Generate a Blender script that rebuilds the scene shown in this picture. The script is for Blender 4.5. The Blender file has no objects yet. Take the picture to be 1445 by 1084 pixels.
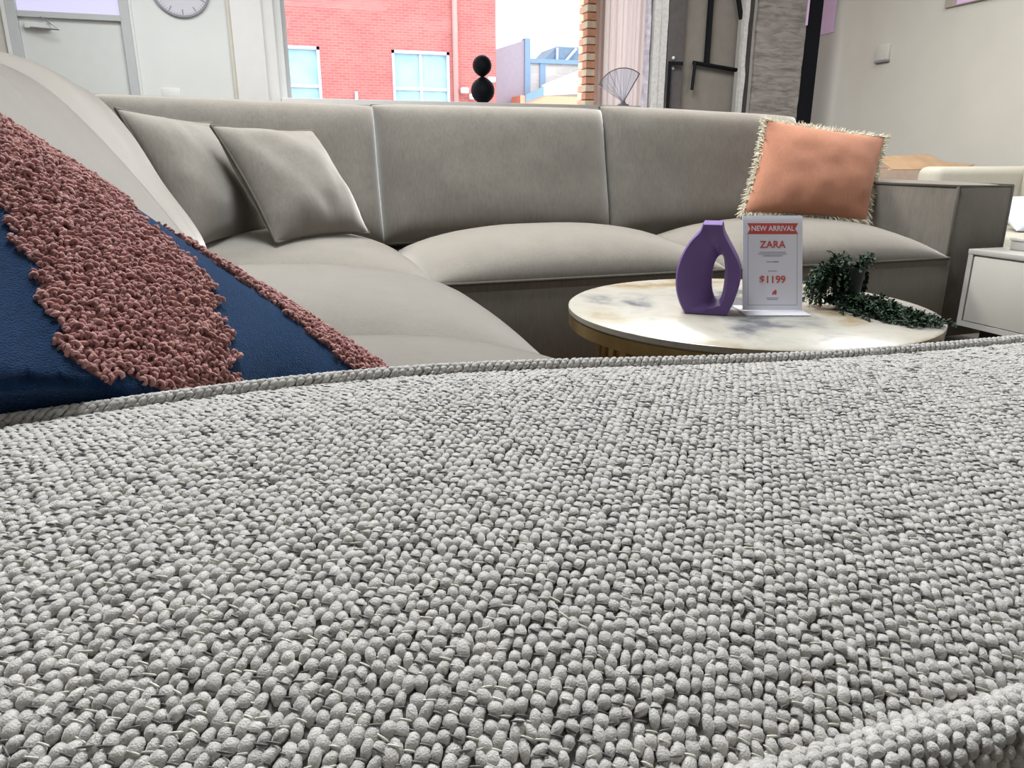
import bpy, bmesh, math, random
import numpy as np
from mathutils import Vector, Matrix, noise

random.seed(7)
rng = np.random.default_rng(7)
S = bpy.context.scene
COL = S.collection

# ------------------------------------------------------------------ camera
EYE = Vector((0.0, 0.0, 0.74))
PITCH, YAW = math.radians(17.056), math.radians(18.38)
cd = bpy.data.cameras.new('camera')
cam = bpy.data.objects.new('camera', cd)
COL.objects.link(cam)
cam.location = EYE
cam.rotation_euler = (math.pi / 2 - PITCH, 0, -YAW)
cd.sensor_fit = 'HORIZONTAL'
cd.sensor_width = 36.0
cd.lens = 36.0 * 1043.0 / 1445.0
cd.clip_start = 0.01
cd.clip_end = 300
S.camera = cam

# ------------------------------------------------------------------ world, lights, exposure
w = bpy.data.worlds.new('overcast_sky')
S.world = w
w.use_nodes = True
bg = w.node_tree.nodes['Background']
bg.inputs[0].default_value = (0.93, 0.96, 1.0, 1)
bg.inputs[1].default_value = 3.2

def area(name, loc, sx, sy, watts, col=(1, 1, 1), rot=(0, 0, 0)):
    l = bpy.data.lights.new(name, 'AREA')
    l.shape = 'RECTANGLE'
    l.size, l.size_y, l.energy, l.color = sx, sy, watts, col
    o = bpy.data.objects.new(name, l)
    o.location = loc
    o.rotation_euler = rot
    COL.objects.link(o)
    return o

# ceiling luminaires of the showroom
area('ceiling_lamp', (0.25, 2.2, 3.2), 1.2, 1.2, 165, (0.90, 0.95, 1.0))
area('ceiling_lamp', (1.4, 4.3, 3.2), 2.0, .8, 165, (1.0, 0.97, 0.92))
area('ceiling_lamp', (4.0, 2.8, 3.2), 1.2, 1.2, 66, (1.0, 0.98, 0.94))
area('ceiling_lamp', (-0.6, 7.0, 3.2), 2.4, 1.2, 80, (0.97, 0.99, 1.0))

# portals only guide the sky light through shop window and added fill window
for loc, sx, sy, rx in (((2.57, 9.3, 2.18), 4.4, 1.64, -90), ((3.65, -4.2, 1.75), 2.3, 1.5, 90)):
    p_ = area('window_portal', loc, sx, sy, 1, rot=(math.radians(rx), 0, 0))
    p_.data.cycles.is_portal = True

S.view_settings.view_transform = 'Standard'
S.view_settings.look = 'None'
S.view_settings.exposure = 0.0
S.view_settings.gamma = 1.0
S.view_settings.use_curve_mapping = False

# ------------------------------------------------------------------ materials
def new_mat(name):
    m = bpy.data.materials.new(name)
    m.use_nodes = True
    nt = m.node_tree
    return m, nt, nt.nodes['Principled BSDF']

def plain(name, col, rough=0.6, metal=0.0, spec=0.5, var=0.06, scale=8.0, bump=0.0, bscale=60.0, sheen=0.0,
          trans=0.0, emit=None, estr=1.0, sheen_col=(1, 1, 1)):
    """principled with a little procedural colour variation and optional fine bump"""
    m, nt, p = new_mat(name)
    n = nt.nodes
    tc = n.new('ShaderNodeTexCoord')
    ns = n.new('ShaderNodeTexNoise')
    ns.inputs['Scale'].default_value = scale
    ns.inputs['Detail'].default_value = 5
    nt.links.new(tc.outputs['Object'], ns.inputs['Vector'])
    r = n.new('ShaderNodeValToRGB')
    r.color_ramp.elements[0].position = 0.3
    r.color_ramp.elements[1].position = 0.7
    r.color_ramp.elements[0].color = tuple(max(0, c * (1 - var)) for c in col) + (1,)
    r.color_ramp.elements[1].color = tuple(min(1, c * (1 + var)) for c in col) + (1,)
    nt.links.new(ns.outputs['Fac'], r.inputs['Fac'])
    nt.links.new(r.outputs['Color'], p.inputs['Base Color'])
    p.inputs['Roughness'].default_value = rough
    p.inputs['Metallic'].default_value = metal
    p.inputs['Specular IOR Level'].default_value = spec
    p.inputs['Sheen Weight'].default_value = sheen
    p.inputs['Sheen Roughness'].default_value = 0.45
    p.inputs['Sheen Tint'].default_value = tuple(sheen_col) + (1,)
    p.inputs['Transmission Weight'].default_value = trans
    if emit:
        p.inputs['Emission Color'].default_value = tuple(emit) + (1,)
        p.inputs['Emission Strength'].default_value = estr
    if bump:
        n2 = n.new('ShaderNodeTexNoise')
        n2.inputs['Scale'].default_value = bscale
        n2.inputs['Detail'].default_value = 4
        nt.links.new(tc.outputs['Object'], n2.inputs['Vector'])
        b = n.new('ShaderNodeBump')
        b.inputs['Strength'].default_value = bump
        b.inputs['Distance'].default_value = 0.01
        nt.links.new(n2.outputs['Fac'], b.inputs['Height'])
        nt.links.new(b.outputs['Normal'], p.inputs['Normal'])
    return m

def fabric(name, col, scale=900.0, bump=0.25, sheen=0.9, var=0.12, dist=0.0006):
    """velvety woven cloth: mottled colour, streaks of nap and fine weave relief"""
    m, nt, p = new_mat(name)
    n, L = nt.nodes, nt.links
    tc = n.new('ShaderNodeTexCoord')
    a = n.new('ShaderNodeTexNoise')
    a.inputs['Scale'].default_value = 14
    a.inputs['Detail'].default_value = 6
    a.inputs['Roughness'].default_value = 0.65
    L.new(tc.outputs['Object'], a.inputs['Vector'])
    mp = n.new('ShaderNodeMapping')
    mp.inputs['Scale'].default_value = (140, 140, 18)
    L.new(tc.outputs['Object'], mp.inputs['Vector'])
    b = n.new('ShaderNodeTexNoise')
    b.inputs['Scale'].default_value = 1.0
    b.inputs['Detail'].default_value = 3
    L.new(mp.outputs[0], b.inputs['Vector'])
    mx = n.new('ShaderNodeMath')
    mx.operation = 'ADD'
    L.new(a.outputs['Fac'], mx.inputs[0])
    L.new(b.outputs['Fac'], mx.inputs[1])
    r = n.new('ShaderNodeValToRGB')
    r.color_ramp.elements[0].position = 0.7
    r.color_ramp.elements[1].position = 1.3
    mh = n.new('ShaderNodeMath')
    mh.operation = 'MULTIPLY'
    mh.inputs[1].default_value = 0.5
    L.new(mx.outputs[0], mh.inputs[0])
    r.color_ramp.elements[0].position = 0.35
    r.color_ramp.elements[1].position = 0.65
    r.color_ramp.elements[0].color = tuple(c * (1 - var) for c in col) + (1,)
    r.color_ramp.elements[1].color = tuple(c * (1 + var) for c in col) + (1,)
    L.new(mh.outputs[0], r.inputs['Fac'])
    L.new(r.outputs['Color'], p.inputs['Base Color'])
    p.inputs['Roughness'].default_value = 0.9
    p.inputs['Specular IOR Level'].default_value = 0.15
    p.inputs['Sheen Weight'].default_value = sheen
    p.inputs['Sheen Roughness'].default_value = 0.4
    p.inputs['Sheen Tint'].default_value = (1.0, 0.97, 0.92, 1)
    wv = n.new('ShaderNodeTexNoise')
    wv.inputs['Scale'].default_value = scale
    wv.inputs['Detail'].default_value = 2
    L.new(tc.outputs['Object'], wv.inputs['Vector'])
    bp = n.new('ShaderNodeBump')
    bp.inputs['Strength'].default_value = bump
    bp.inputs['Distance'].default_value = dist
    L.new(wv.outputs['Fac'], bp.inputs['Height'])
    L.new(bp.outputs['Normal'], p.inputs['Normal'])
    return m

def toned(name, stops, rough=0.85, sheen=0.3, bump=0.5, bscale=2500, dist=0.0004, spec=0.2):
    """colour picked by the 'tone' attribute of each yarn / curl / leaf, plus fuzz relief"""
    m, nt, p = new_mat(name)
    n, L = nt.nodes, nt.links
    at = n.new('ShaderNodeAttribute')
    at.attribute_name = 'tone'
    r = n.new('ShaderNodeValToRGB')
    els = r.color_ramp.elements
    els[0].position, els[0].color = stops[0][0], tuple(stops[0][1]) + (1,)
    els[1].position, els[1].color = stops[-1][0], tuple(stops[-1][1]) + (1,)
    for pos, c in stops[1:-1]:
        e = els.new(pos)
        e.color = tuple(c) + (1,)
    L.new(at.outputs['Fac'], r.inputs['Fac'])
    L.new(r.outputs['Color'], p.inputs['Base Color'])
    p.inputs['Roughness'].default_value = rough
    p.inputs['Specular IOR Level'].default_value = spec
    p.inputs['Sheen Weight'].default_value = sheen
    p.inputs['Sheen Roughness'].default_value = 0.4
    tc = n.new('ShaderNodeTexCoord')
    ns = n.new('ShaderNodeTexNoise')
    ns.inputs['Scale'].default_value = bscale
    ns.inputs['Detail'].default_value = 3
    L.new(tc.outputs['Object'], ns.inputs['Vector'])
    b = n.new('ShaderNodeBump')
    b.inputs['Strength'].default_value = bump
    b.inputs['Distance'].default_value = dist
    L.new(ns.outputs['Fac'], b.inputs['Height'])
    L.new(b.outputs['Normal'], p.inputs['Normal'])
    return m

TAUPE = (0.158, 0.142, 0.120)
M = {}
M['sofa'] = fabric('taupe_sofa_cloth', TAUPE)
M['sofa_pipe'] = fabric('taupe_piping_cloth', tuple(c * 0.62 for c in TAUPE), sheen=0.15)
M['under'] = plain('dark_backing_cloth', (0.2, 0.19, 0.175), 0.95, var=0.2, scale=300)
M['yarn'] = toned('grey_chenille_yarn', [(0.0, (0.44, 0.42, 0.39)), (0.5, (0.55, 0.525, 0.485)), (1.0, (0.67, 0.645, 0.60))], sheen=1.0, spec=0.8, rough=0.6, bump=0.8, bscale=1900, dist=.0005)
M['weft'] = toned('thin_weft_thread', [(0.0, (0.07, 0.068, 0.065)), (0.45, (0.17, 0.165, 0.155)), (0.6, (0.6, 0.58, 0.5)), (1.0, (0.75, 0.73, 0.64))],
                  rough=0.45, sheen=0.1, bump=0.2, spec=0.5)
M['orange'] = fabric('salmon_orange_linen', (0.45, 0.205, 0.13), 700, 0.3, 0.15, 0.08)
M['fringe'] = plain('cream_fringe', (0.72, 0.66, 0.52), 0.95, var=0.12, scale=200)
M['fleece'] = plain('navy_blue_fleece', (0.007, 0.028, 0.085), 0.95, var=0.25, scale=220, bump=0.6, bscale=1000, sheen=0.32,
                    spec=0.1, sheen_col=(0.35, 0.6, 1.0))
M['boucle_base'] = plain('pink_boucle_backing', (0.22, 0.085, 0.08), 0.95, var=0.2, scale=200)
M['boucle'] = toned('dusty_pink_boucle', [(0.0, (0.30, 0.13, 0.115)), (0.5, (0.44, 0.205, 0.185)), (1.0, (0.60, 0.33, 0.305))], sheen=0.45)
M['gold'] = plain('brushed_gold_metal', (0.50, 0.36, 0.17), 0.35, metal=1.0, var=0.1, scale=30)
M['purple'] = plain('purple_matt_ceramic', (0.155, 0.092, 0.275), 0.55, var=0.04, scale=20, spec=0.3)
M['paper'] = plain('white_paper', (0.90, 0.89, 0.94), 0.6, var=0.01)
M['red'] = plain('red_print', (0.66, 0.10, 0.075), 0.6, var=0.02)
M['greyprint'] = plain('grey_print', (0.36, 0.36, 0.40), 0.6, var=0.02)
M['black'] = plain('black_metal', (0.004, 0.005, 0.008), 0.6, var=0.1, spec=0.15)
M['pot'] = plain('black_plastic_pot', (0.010, 0.012, 0.016), 0.5, var=0.1)
M['leaf'] = toned('dark_green_leaf', [(0.0, (0.008, 0.022, 0.010)), (0.6, (0.02, 0.05, 0.022)), (1.0, (0.055, 0.10, 0.05))],
                  rough=0.6, sheen=0.0, bump=0.1, bscale=600, spec=0.3)
M['white'] = plain('white_gloss_paint', (0.72, 0.72, 0.71), 0.4, var=0.02)
M['wallwhite'] = plain('white_wall_paint', (0.72, 0.74, 0.73), 0.7, var=0.02, scale=3)
M['wallbeige'] = plain('beige_wall_paint', (0.555, 0.545, 0.50), 0.75, var=0.03, scale=3, bump=0.05, bscale=200)
M['doorgrey'] = plain('pale_grey_door_paint', (0.66, 0.68, 0.67), 0.5, var=0.02)
M['framegrey'] = plain('grey_frame_paint', (0.50, 0.52, 0.53), 0.5, var=0.03)
M['ceil'] = plain('ceiling_paint', (0.75, 0.75, 0.74), 0.8, var=0.02)
M['floor'] = plain('dark_timber_floor', (0.10, 0.075, 0.055), 0.5, var=0.25, scale=6)
M['cabinet'] = plain('warm_white_lacquer', (0.52, 0.50, 0.45), 0.35, var=0.02)
M['cabinet_top'] = plain('grey_white_top', (0.43, 0.41, 0.385), 0.4, var=0.03)
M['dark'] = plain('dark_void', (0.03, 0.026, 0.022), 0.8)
M['card'] = plain('brown_cardboard', (0.42, 0.28, 0.17), 0.85, var=0.1, scale=12)
M['cardpale'] = plain('pale_cardboard', (0.60, 0.47, 0.38), 0.85, var=0.08, scale=20)
M['beigecloth'] = fabric('cream_beige_cloth', (0.50, 0.48, 0.41), 500, 0.2, 0.2, 0.05)
M['whitecloth'] = fabric('white_blue_cotton', (0.66, 0.70, 0.78), 500, 0.2, 0.2, 0.04)
M['curtain'] = plain('blush_curtain', (0.66, 0.60, 0.585), 0.9, var=0.02)
cnt = M['curtain'].node_tree
tl = cnt.nodes.new('ShaderNodeBsdfTranslucent')
tl.inputs[0].default_value = (0.90, 0.84, 0.82, 1)
cmx = cnt.nodes.new('ShaderNodeMixShader')
cmx.inputs[0].default_value = 0.65
cnt.links.new(cnt.nodes['Principled BSDF'].outputs[0], cmx.inputs[1])
cnt.links.new(tl.outputs[0], cmx.inputs[2])
cnt.links.new(cmx.outputs[0], cnt.nodes['Material Output'].inputs['Surface'])
M['lilac'] = plain('lilac_print_and_reflection', (0.70, 0.50, 0.76), 0.4, var=0.01)
M['glow'] = plain('glowing_frosted_glass', (0.15, 0.15, 0.18), 0.5, emit=(0.74, 0.71, 1.0), estr=0.85, var=0.01)  # light behind the transom is put into the glass as emission
M['clockface'] = plain('clock_face', (0.60, 0.60, 0.66), 0.5, var=0.02)
M['clockgrey'] = plain('clock_grey', (0.26, 0.26, 0.30), 0.5, var=0.05)

def marble():
    m, nt, p = new_mat('cream_marble_top')
    n, L = nt.nodes, nt.links
    tc = n.new('ShaderNodeTexCoord')
    ds = n.new('ShaderNodeTexNoise')
    ds.inputs['Scale'].default_value = 5
    ds.inputs['Detail'].default_value = 5
    L.new(tc.outputs['Object'], ds.inputs['Vector'])
    va = n.new('ShaderNodeVectorMath')
    va.operation = 'MULTIPLY_ADD'
    va.inputs[1].default_value = (0.25, 0.25, 0.25)
    L.new(ds.outputs['Color'], va.inputs[0])
    L.new(tc.outputs['Object'], va.inputs[2])
    a = n.new('ShaderNodeTexNoise')
    a.inputs['Scale'].default_value = 5.0
    a.inputs['Detail'].default_value = 7
    L.new(va.outputs[0], a.inputs['Vector'])
    r = n.new('ShaderNodeValToRGB')
    e = r.color_ramp.elements
    e[0].position, e[0].color = 0.34, (0.13, 0.13, 0.145, 1)
    e[1].position, e[1].color = 0.72, (0.26, 0.18, 0.09, 1)
    for pos, c in ((0.42, (0.34, 0.325, 0.29)), (0.5, (0.43, 0.405, 0.35)), (0.58, (0.40, 0.365, 0.295)), (0.66, (0.32, 0.25, 0.15))):
        x = e.new(pos)
        x.color = c + (1,)
    L.new(a.outputs['Fac'], r.inputs['Fac'])
    L.new(r.outputs['Color'], p.inputs['Base Color'])
    p.inputs['Roughness'].default_value = 0.26
    return m
M['marble'] = marble()

def brickmat(name, c1, c2, mortar, sx=1.0, bw=0.23, bh=0.075):
    m, nt, p = new_mat(name)
    n, L = nt.nodes, nt.links
    tc = n.new('ShaderNodeTexCoord')
    sp = n.new('ShaderNodeSeparateXYZ')
    L.new(tc.outputs['Object'], sp.inputs[0])
    ad = n.new('ShaderNodeMath')
    ad.operation = 'ADD'
    L.new(sp.outputs['X'], ad.inputs[0])
    L.new(sp.outputs['Y'], ad.inputs[1])
    cb = n.new('ShaderNodeCombineXYZ')
    L.new(ad.outputs[0], cb.inputs['X'])
    L.new(sp.outputs['Z'], cb.inputs['Y'])
    b = n.new('ShaderNodeTexBrick')
    b.inputs['Scale'].default_value = 1.0
    b.inputs['Brick Width'].default_value = bw
    b.inputs['Row Height'].default_value = bh
    b.inputs['Mortar Size'].default_value = 0.008
    b.inputs['Color1'].default_value = c1 + (1,)
    b.inputs['Color2'].default_value = c2 + (1,)
    b.inputs['Mortar'].default_value = mortar + (1,)
    L.new(cb.outputs[0], b.inputs['Vector'])
    ns = n.new('ShaderNodeTexNoise')
    ns.inputs['Scale'].default_value = 1.3
    ns.inputs['Detail'].default_value = 6
    L.new(tc.outputs['Object'], ns.inputs['Vector'])
    r = n.new('ShaderNodeValToRGB')
    r.color_ramp.elements[0].position, r.color_ramp.elements[0].color = 0.35, (0.85, 0.85, 0.9, 1)
    r.color_ramp.elements[1].position, r.color_ramp.elements[1].color = 0.65, (1.0, 1.0, 1.0, 1)
    L.new(ns.outputs['Fac'], r.inputs['Fac'])
    mx = n.new('ShaderNodeMix')
    mx.data_type = 'RGBA'
    mx.blend_type = 'MULTIPLY'
    mx.inputs['Factor'].default_value = 1.0
    L.new(b.outputs['Color'], mx.inputs['A'])
    L.new(r.outputs['Color'], mx.inputs['B'])
    L.new(mx.outputs['Result'], p.inputs['Base Color'])
    p.inputs['Roughness'].default_value = 0.9
    bp = n.new('ShaderNodeBump')
    bp.inputs['Strength'].default_value = 0.3
    bp.inputs['Distance'].default_value = 0.01
    L.new(b.outputs['Fac'], bp.inputs['Height'])
    bp.invert = True
    L.new(bp.outputs['Normal'], p.inputs['Normal'])
    return m
M['brick'] = brickmat('red_brick', (0.50, 0.145, 0.13), (0.56, 0.185, 0.165), (0.58, 0.26, 0.25))
M['palebrick'] = brickmat('pale_grey_brick', (0.50, 0.50, 0.50), (0.62, 0.62, 0.58), (0.70, 0.70, 0.68), bw=0.6, bh=0.25)
M['bricka'] = plain('orange_brick', (0.80, 0.42, 0.28), 0.9, var=0.1, scale=30)
M['brickb'] = plain('cream_brick', (0.90, 0.76, 0.58), 0.9, var=0.08, scale=30)
M['bluewin'] = plain('pale_blue_frame', (0.52, 0.56, 0.75), 0.5, var=0.02)
M['bluetrim'] = plain('blue_steel_trim', (0.20, 0.33, 0.50), 0.6, var=0.04)
M['bluedark'] = plain('grey_blue_roof', (0.17, 0.25, 0.34), 0.7, var=0.1)
M['mauve'] = plain('mauve_grey_wall', (0.37, 0.345, 0.41), 0.9, var=0.04)
M['blindglass'] = plain('pale_cyan_blind', (0.36, 0.60, 0.66), 0.3, var=0.12, scale=2.5)
M['cloudwhite'] = plain('white_roof_sheet', (0.80, 0.80, 0.80), 0.6, var=0.01)
M['pave'] = plain('pale_pavement', (0.55, 0.50, 0.47), 0.9, var=0.05, scale=1)
M['pinkpipe'] = plain('pale_pink_pipe', (0.55, 0.31, 0.29), 0.6, var=0.02)
M['rugback'] = plain('grey_rug_back', (0.20, 0.185, 0.165), 0.9, var=0.07, scale=10, bump=0.4, bscale=500)
M['rugdark'] = plain('charcoal_rug', (0.085, 0.078, 0.08), 0.9, var=0.12, scale=20, bump=0.4, bscale=500)
M['rugwhite'] = plain('off_white_rug_pile', (0.55, 0.55, 0.55), 0.95, var=0.12, scale=40, bump=0.6, bscale=300)
M['ruglilac'] = plain('pale_lilac_rug_edge', (0.50, 0.48, 0.56), 0.95, var=0.25, scale=25, bump=0.6, bscale=300)

def ripple_mat():
    m, nt, p = new_mat('rippled_grey_rug')
    n, L = nt.nodes, nt.links
    tc = n.new('ShaderNodeTexCoord')
    mp = n.new('ShaderNodeMapping')
    mp.inputs['Scale'].default_value = (5, 5, 20)
    L.new(tc.outputs['Object'], mp.inputs['Vector'])
    a = n.new('ShaderNodeTexNoise')
    a.inputs['Scale'].default_value = 1.4
    a.inputs['Detail'].default_value = 5
    a.inputs['Distortion'].default_value = 0.6
    L.new(mp.outputs[0], a.inputs['Vector'])
    r = n.new('ShaderNodeValToRGB')
    r.color_ramp.elements[0].position, r.color_ramp.elements[0].color = 0.3, (0.15, 0.14, 0.132, 1)
    r.color_ramp.elements[1].position, r.color_ramp.elements[1].color = 0.62, (0.285, 0.265, 0.25, 1)
    L.new(a.outputs['Fac'], r.inputs['Fac'])
    L.new(r.outputs['Color'], p.inputs['Base Color'])
    p.inputs['Roughness'].default_value = 0.95
    b = n.new('ShaderNodeBump')
    b.inputs['Strength'].default_value = 0.8
    b.inputs['Distance'].default_value = 0.02
    L.new(a.outputs['Fac'], b.inputs['Height'])
    L.new(b.outputs['Normal'], p.inputs['Normal'])
    return m
M['rugripple'] = ripple_mat()

def clear(name, tint, ior_mix=0.12, rough=0.02):
    """thin clear sheet: mostly transparent, reflecting by facing angle"""
    m = bpy.data.materials.new(name)
    m.use_nodes = True
    nt = m.node_tree
    n, L = nt.nodes, nt.links
    for x in list(n):
        if x.type != 'OUTPUT_MATERIAL':
            n.remove(x)
    out = [x for x in n if x.type == 'OUTPUT_MATERIAL'][0]
    t = n.new('ShaderNodeBsdfTransparent')
    t.inputs[0].default_value = tuple(tint) + (1,)
    g = n.new('ShaderNodeBsdfGlossy')
    g.inputs['Roughness'].default_value = rough
    lw = n.new('ShaderNodeLayerWeight')
    lw.inputs[0].default_value = ior_mix
    mx = n.new('ShaderNodeMixShader')
    L.new(lw.outputs['Fresnel'], mx.inputs[0])
    L.new(t.outputs[0], mx.inputs[1])
    L.new(g.outputs[0], mx.inputs[2])
    L.new(mx.outputs[0], out.inputs['Surface'])
    return m
M['pane'] = clear('window_glass', (0.98, 0.99, 0.99), 0.08)
M['acrylic'] = clear('clear_acrylic', (0.99, 0.99, 1.0), 0.03)
M['frost'] = plain('frosted_acrylic', (0.78, 0.77, 0.80), 0.4, trans=0.3)
M['fanglass'] = clear('clear_fan_glass', (0.86, 0.90, 0.95), 0.2)

# ------------------------------------------------------------------ object helpers
def tag(o, label=None, cat=None, group=None, kind=None):
    for k, v in (('label', label), ('category', cat), ('group', group), ('kind', kind)):
        if v:
            o[k] = v
    return o

def link(name, me, mat, parent=None, smooth=True):
    if mat is not None and not me.materials:
        for mm in (mat if isinstance(mat, (list, tuple)) else [mat]):
            me.materials.append(mm)
    if smooth:
        me.polygons.foreach_set('use_smooth', [True] * len(me.polygons))
    o = bpy.data.objects.new(name, me)
    COL.objects.link(o)
    if parent is not None:
        o.parent = parent
        o.matrix_parent_inverse = Matrix.Translation(-parent.location)
    return o

def mesh(name, verts, faces, mat, parent=None, smooth=True):
    me = bpy.data.meshes.new(name)
    me.from_pydata([tuple(v) for v in verts], [], [tuple(f) for f in faces])
    me.update()
    return link(name, me, mat, parent, smooth)

def thing(name, label, cat, loc=(0, 0, 0), group=None):
    o = bpy.data.objects.new(name, None)
    o.empty_display_size = 0.05
    o.location = loc
    COL.objects.link(o)
    return tag(o, label, cat, group)

class G:
    """collects geometry for ONE mesh object"""
    def __init__(s):
        s.v, s.f, s.m = [], [], []
    def add(s, vs, fs, mi=0):
        k = len(s.v)
        s.v += [tuple(v) for v in vs]
        s.f += [tuple(i + k for i in f) for f in fs]
        s.m += [mi] * len(fs)
        return s
    def box(s, a, b, mi=0, bev=0.0, seg=2, rot=None, org=None):
        bm = bmesh.new()
        bmesh.ops.create_cube(bm, size=1)
        a, b = Vector(a), Vector(b)
        c, d = (a + b) / 2, b - a
        for v in bm.verts:
            v.co = Vector((v.co.x * d.x, v.co.y * d.y, v.co.z * d.z))
        if bev:
            bmesh.ops.bevel(bm, geom=bm.edges[:], offset=bev, segments=seg, affect='EDGES', profile=0.5)
        R = rot or Matrix.Identity(3)
        o = Vector(org) if org is not None else c
        bm.verts.index_update()
        vs = [R @ (v.co + c - o) + o for v in bm.verts]
        fs = [[v.index for v in f.verts] for f in bm.faces]
        bm.free()
        return s.add(vs, fs, mi)
    def tube(s, path, r, n=8, closed=False, mi=0, cap=True):
        P = [Vector(p) for p in path]
        N = len(P)
        vs, fs = [], []
        up = Vector((0, 0, 1))
        prev = None
        for i in range(N):
            if closed:
                t = P[(i + 1) % N] - P[i - 1]
            else:
                t = P[min(i + 1, N - 1)] - P[max(i - 1, 0)]
            t.normalize()
            if prev is None:
                q = up if abs(t.dot(up)) < 0.9 else Vector((1, 0, 0))
                x = t.cross(q).normalized()
            else:
                x = (prev - t * prev.dot(t)).normalized()
            prev = x
            y = t.cross(x)
            rr = r[i] if hasattr(r, '__len__') else r
            for k in range(n):
                a = 2 * math.pi * k / n
                vs.append(P[i] + (x * math.cos(a) + y * math.sin(a)) * rr)
        for i in range(N if closed else N - 1):
            j = (i + 1) % N
            for k in range(n):
                fs.append((i * n + k, i * n + (k + 1) % n, j * n + (k + 1) % n, j * n + k))
        if cap and not closed:
            fs.append(tuple(range(n - 1, -1, -1)))
            fs.append(tuple(range((N - 1) * n, N * n)))
        return s.add(vs, fs, mi)
    def lathe(s, prof, c=(0, 0, 0), n=32, mi=0):
        vs, fs = [], []
        for r, z in prof:
            for k in range(n):
                a = 2 * math.pi * k / n
                vs.append((c[0] + r * math.cos(a), c[1] + r * math.sin(a), c[2] + z))
        for i in range(len(prof) - 1):
            for k in range(n):
                fs.append((i * n + k, i * n + (k + 1) % n, (i + 1) * n + (k + 1) % n, (i + 1) * n + k))
        fs.append(tuple(range(n - 1, -1, -1)))
        fs.append(tuple(range((len(prof) - 1) * n, len(prof) * n)))
        return s.add(vs, fs, mi)
    def prism(s, poly, d, mi=0):
        """poly: 3D points (planar, ccw seen from +d), extruded by vector d"""
        n = len(poly)
        P = [Vector(p) for p in poly]
        d = Vector(d)
        vs = P + [p + d for p in P]
        fs = [tuple(range(n - 1, -1, -1)), tuple(range(n, 2 * n))]
        fs += [(i, (i + 1) % n, n + (i + 1) % n, n + i) for i in range(n)]
        return s.add(vs, fs, mi)
    def build(s, name, mat, parent=None, smooth=False):
        me = bpy.data.meshes.new(name)
        me.from_pydata(s.v, [], s.f)
        me.update()
        mats = mat if isinstance(mat, (list, tuple)) else [mat]
        for mm in mats:
            me.materials.append(mm)
        if len(mats) > 1:
            me.polygons.foreach_set('material_index', s.m)
        bm = bmesh.new()
        bm.from_mesh(me)
        bmesh.ops.recalc_face_normals(bm, faces=bm.faces[:])
        bm.to_mesh(me)
        bm.free()
        o = link(name, me, None, parent, smooth)
        return o

def auto(o, deg=40):
    """smooth shading with sharp edges kept"""
    me = o.data
    me.polygons.foreach_set('use_smooth', [True] * len(me.polygons))
    bm = bmesh.new()
    bm.from_mesh(me)
    for e in bm.edges:
        if len(e.link_faces) == 2 and e.calc_face_angle(0) > math.radians(deg):
            e.smooth = False
    bm.to_mesh(me)
    bm.free()
    return o

# ---- cushions
def cushion_surface(C, T, p=2.4, q=0.5, pinch=0.05, n=30, wr=0.004, wf=7.0, seed=0.0, back=1.0, fn=None):
    """C = BL, BR, TL, TR corners of the middle plane; returns verts, faces, border loop and uv list"""
    BL, BR, TL, TR = [Vector(c) for c in C]
    nrm = ((BR - BL).cross(TL - BL)).normalized()
    sp = [math.sin(math.pi / 2 * (2 * i / n - 1)) for i in range(n + 1)]
    vs, fs, uv = [], [], []
    idx = {}
    def mid(u, v):
        uu = u * (1 - pinch * (1 - v * v))
        vv = v * (1 - pinch * (1 - u * u))
        a, b = (uu + 1) / 2, (vv + 1) / 2
        return BL * (1 - a) * (1 - b) + BR * a * (1 - b) + TL * (1 - a) * b + TR * a * b
    for side in (1, -1):
        for i in range(n + 1):
            for j in range(n + 1):
                border = i in (0, n) or j in (0, n)
                if border and side == -1:
                    idx[(-1, i, j)] = idx[(1, i, j)]
                    continue
                u, v = sp[i], sp[j]
                pr = ((1 - abs(u) ** p) * (1 - abs(v) ** p)) ** q if not border else 0.0
                P = mid(u, v)
                h = T / 2 * pr * (1 if side == 1 else back)
                if wr and not border:
                    h += wr * noise.noise(P * wf + Vector((seed, seed * 2, 0))) * pr * 2
                    h += wr * 0.5 * noise.noise(P * wf * 2.3 + Vector((seed, 0, seed))) * pr ** 0.5
                P = P + nrm * side * h
                if fn:
                    P = fn(P)
                idx[(side, i, j)] = len(vs)
                vs.append(P)
                uv.append((u, v, side if not border else 0))
    for side in (1, -1):
        for i in range(n):
            for j in range(n):
                f = [idx[(side, i, j)], idx[(side, i + 1, j)], idx[(side, i + 1, j + 1)], idx[(side, i, j + 1)]]
                fs.append(f if side == 1 else f[::-1])
    loop = [idx[(1, i, 0)] for i in range(n)] + [idx[(1, n, j)] for j in range(n)] + \
           [idx[(1, i, n)] for i in range(n, 0, -1)] + [idx[(1, 0, j)] for j in range(n, 0, -1)]
    return vs, fs, [vs[k] for k in loop], uv, nrm

def make_cushion(name, label, cat, C, T, mat, pipe=None, pr=0.006, group=None, **kw):
    vs, fs, loop, uv, nrm = cushion_surface(C, T, **kw)
    o = mesh(name, vs, fs, mat)
    tag(o, label, cat, group)
    if pipe:
        G().tube(loop, pr, 6, closed=True).build('piping', pipe, o, True)
    return o

# ------------------------------------------------------------------ ROOM
def struct(name, g, mat, smooth=False):
    o = g.build(name, mat, None, smooth)
    o['kind'] = 'structure'
    return o

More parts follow.
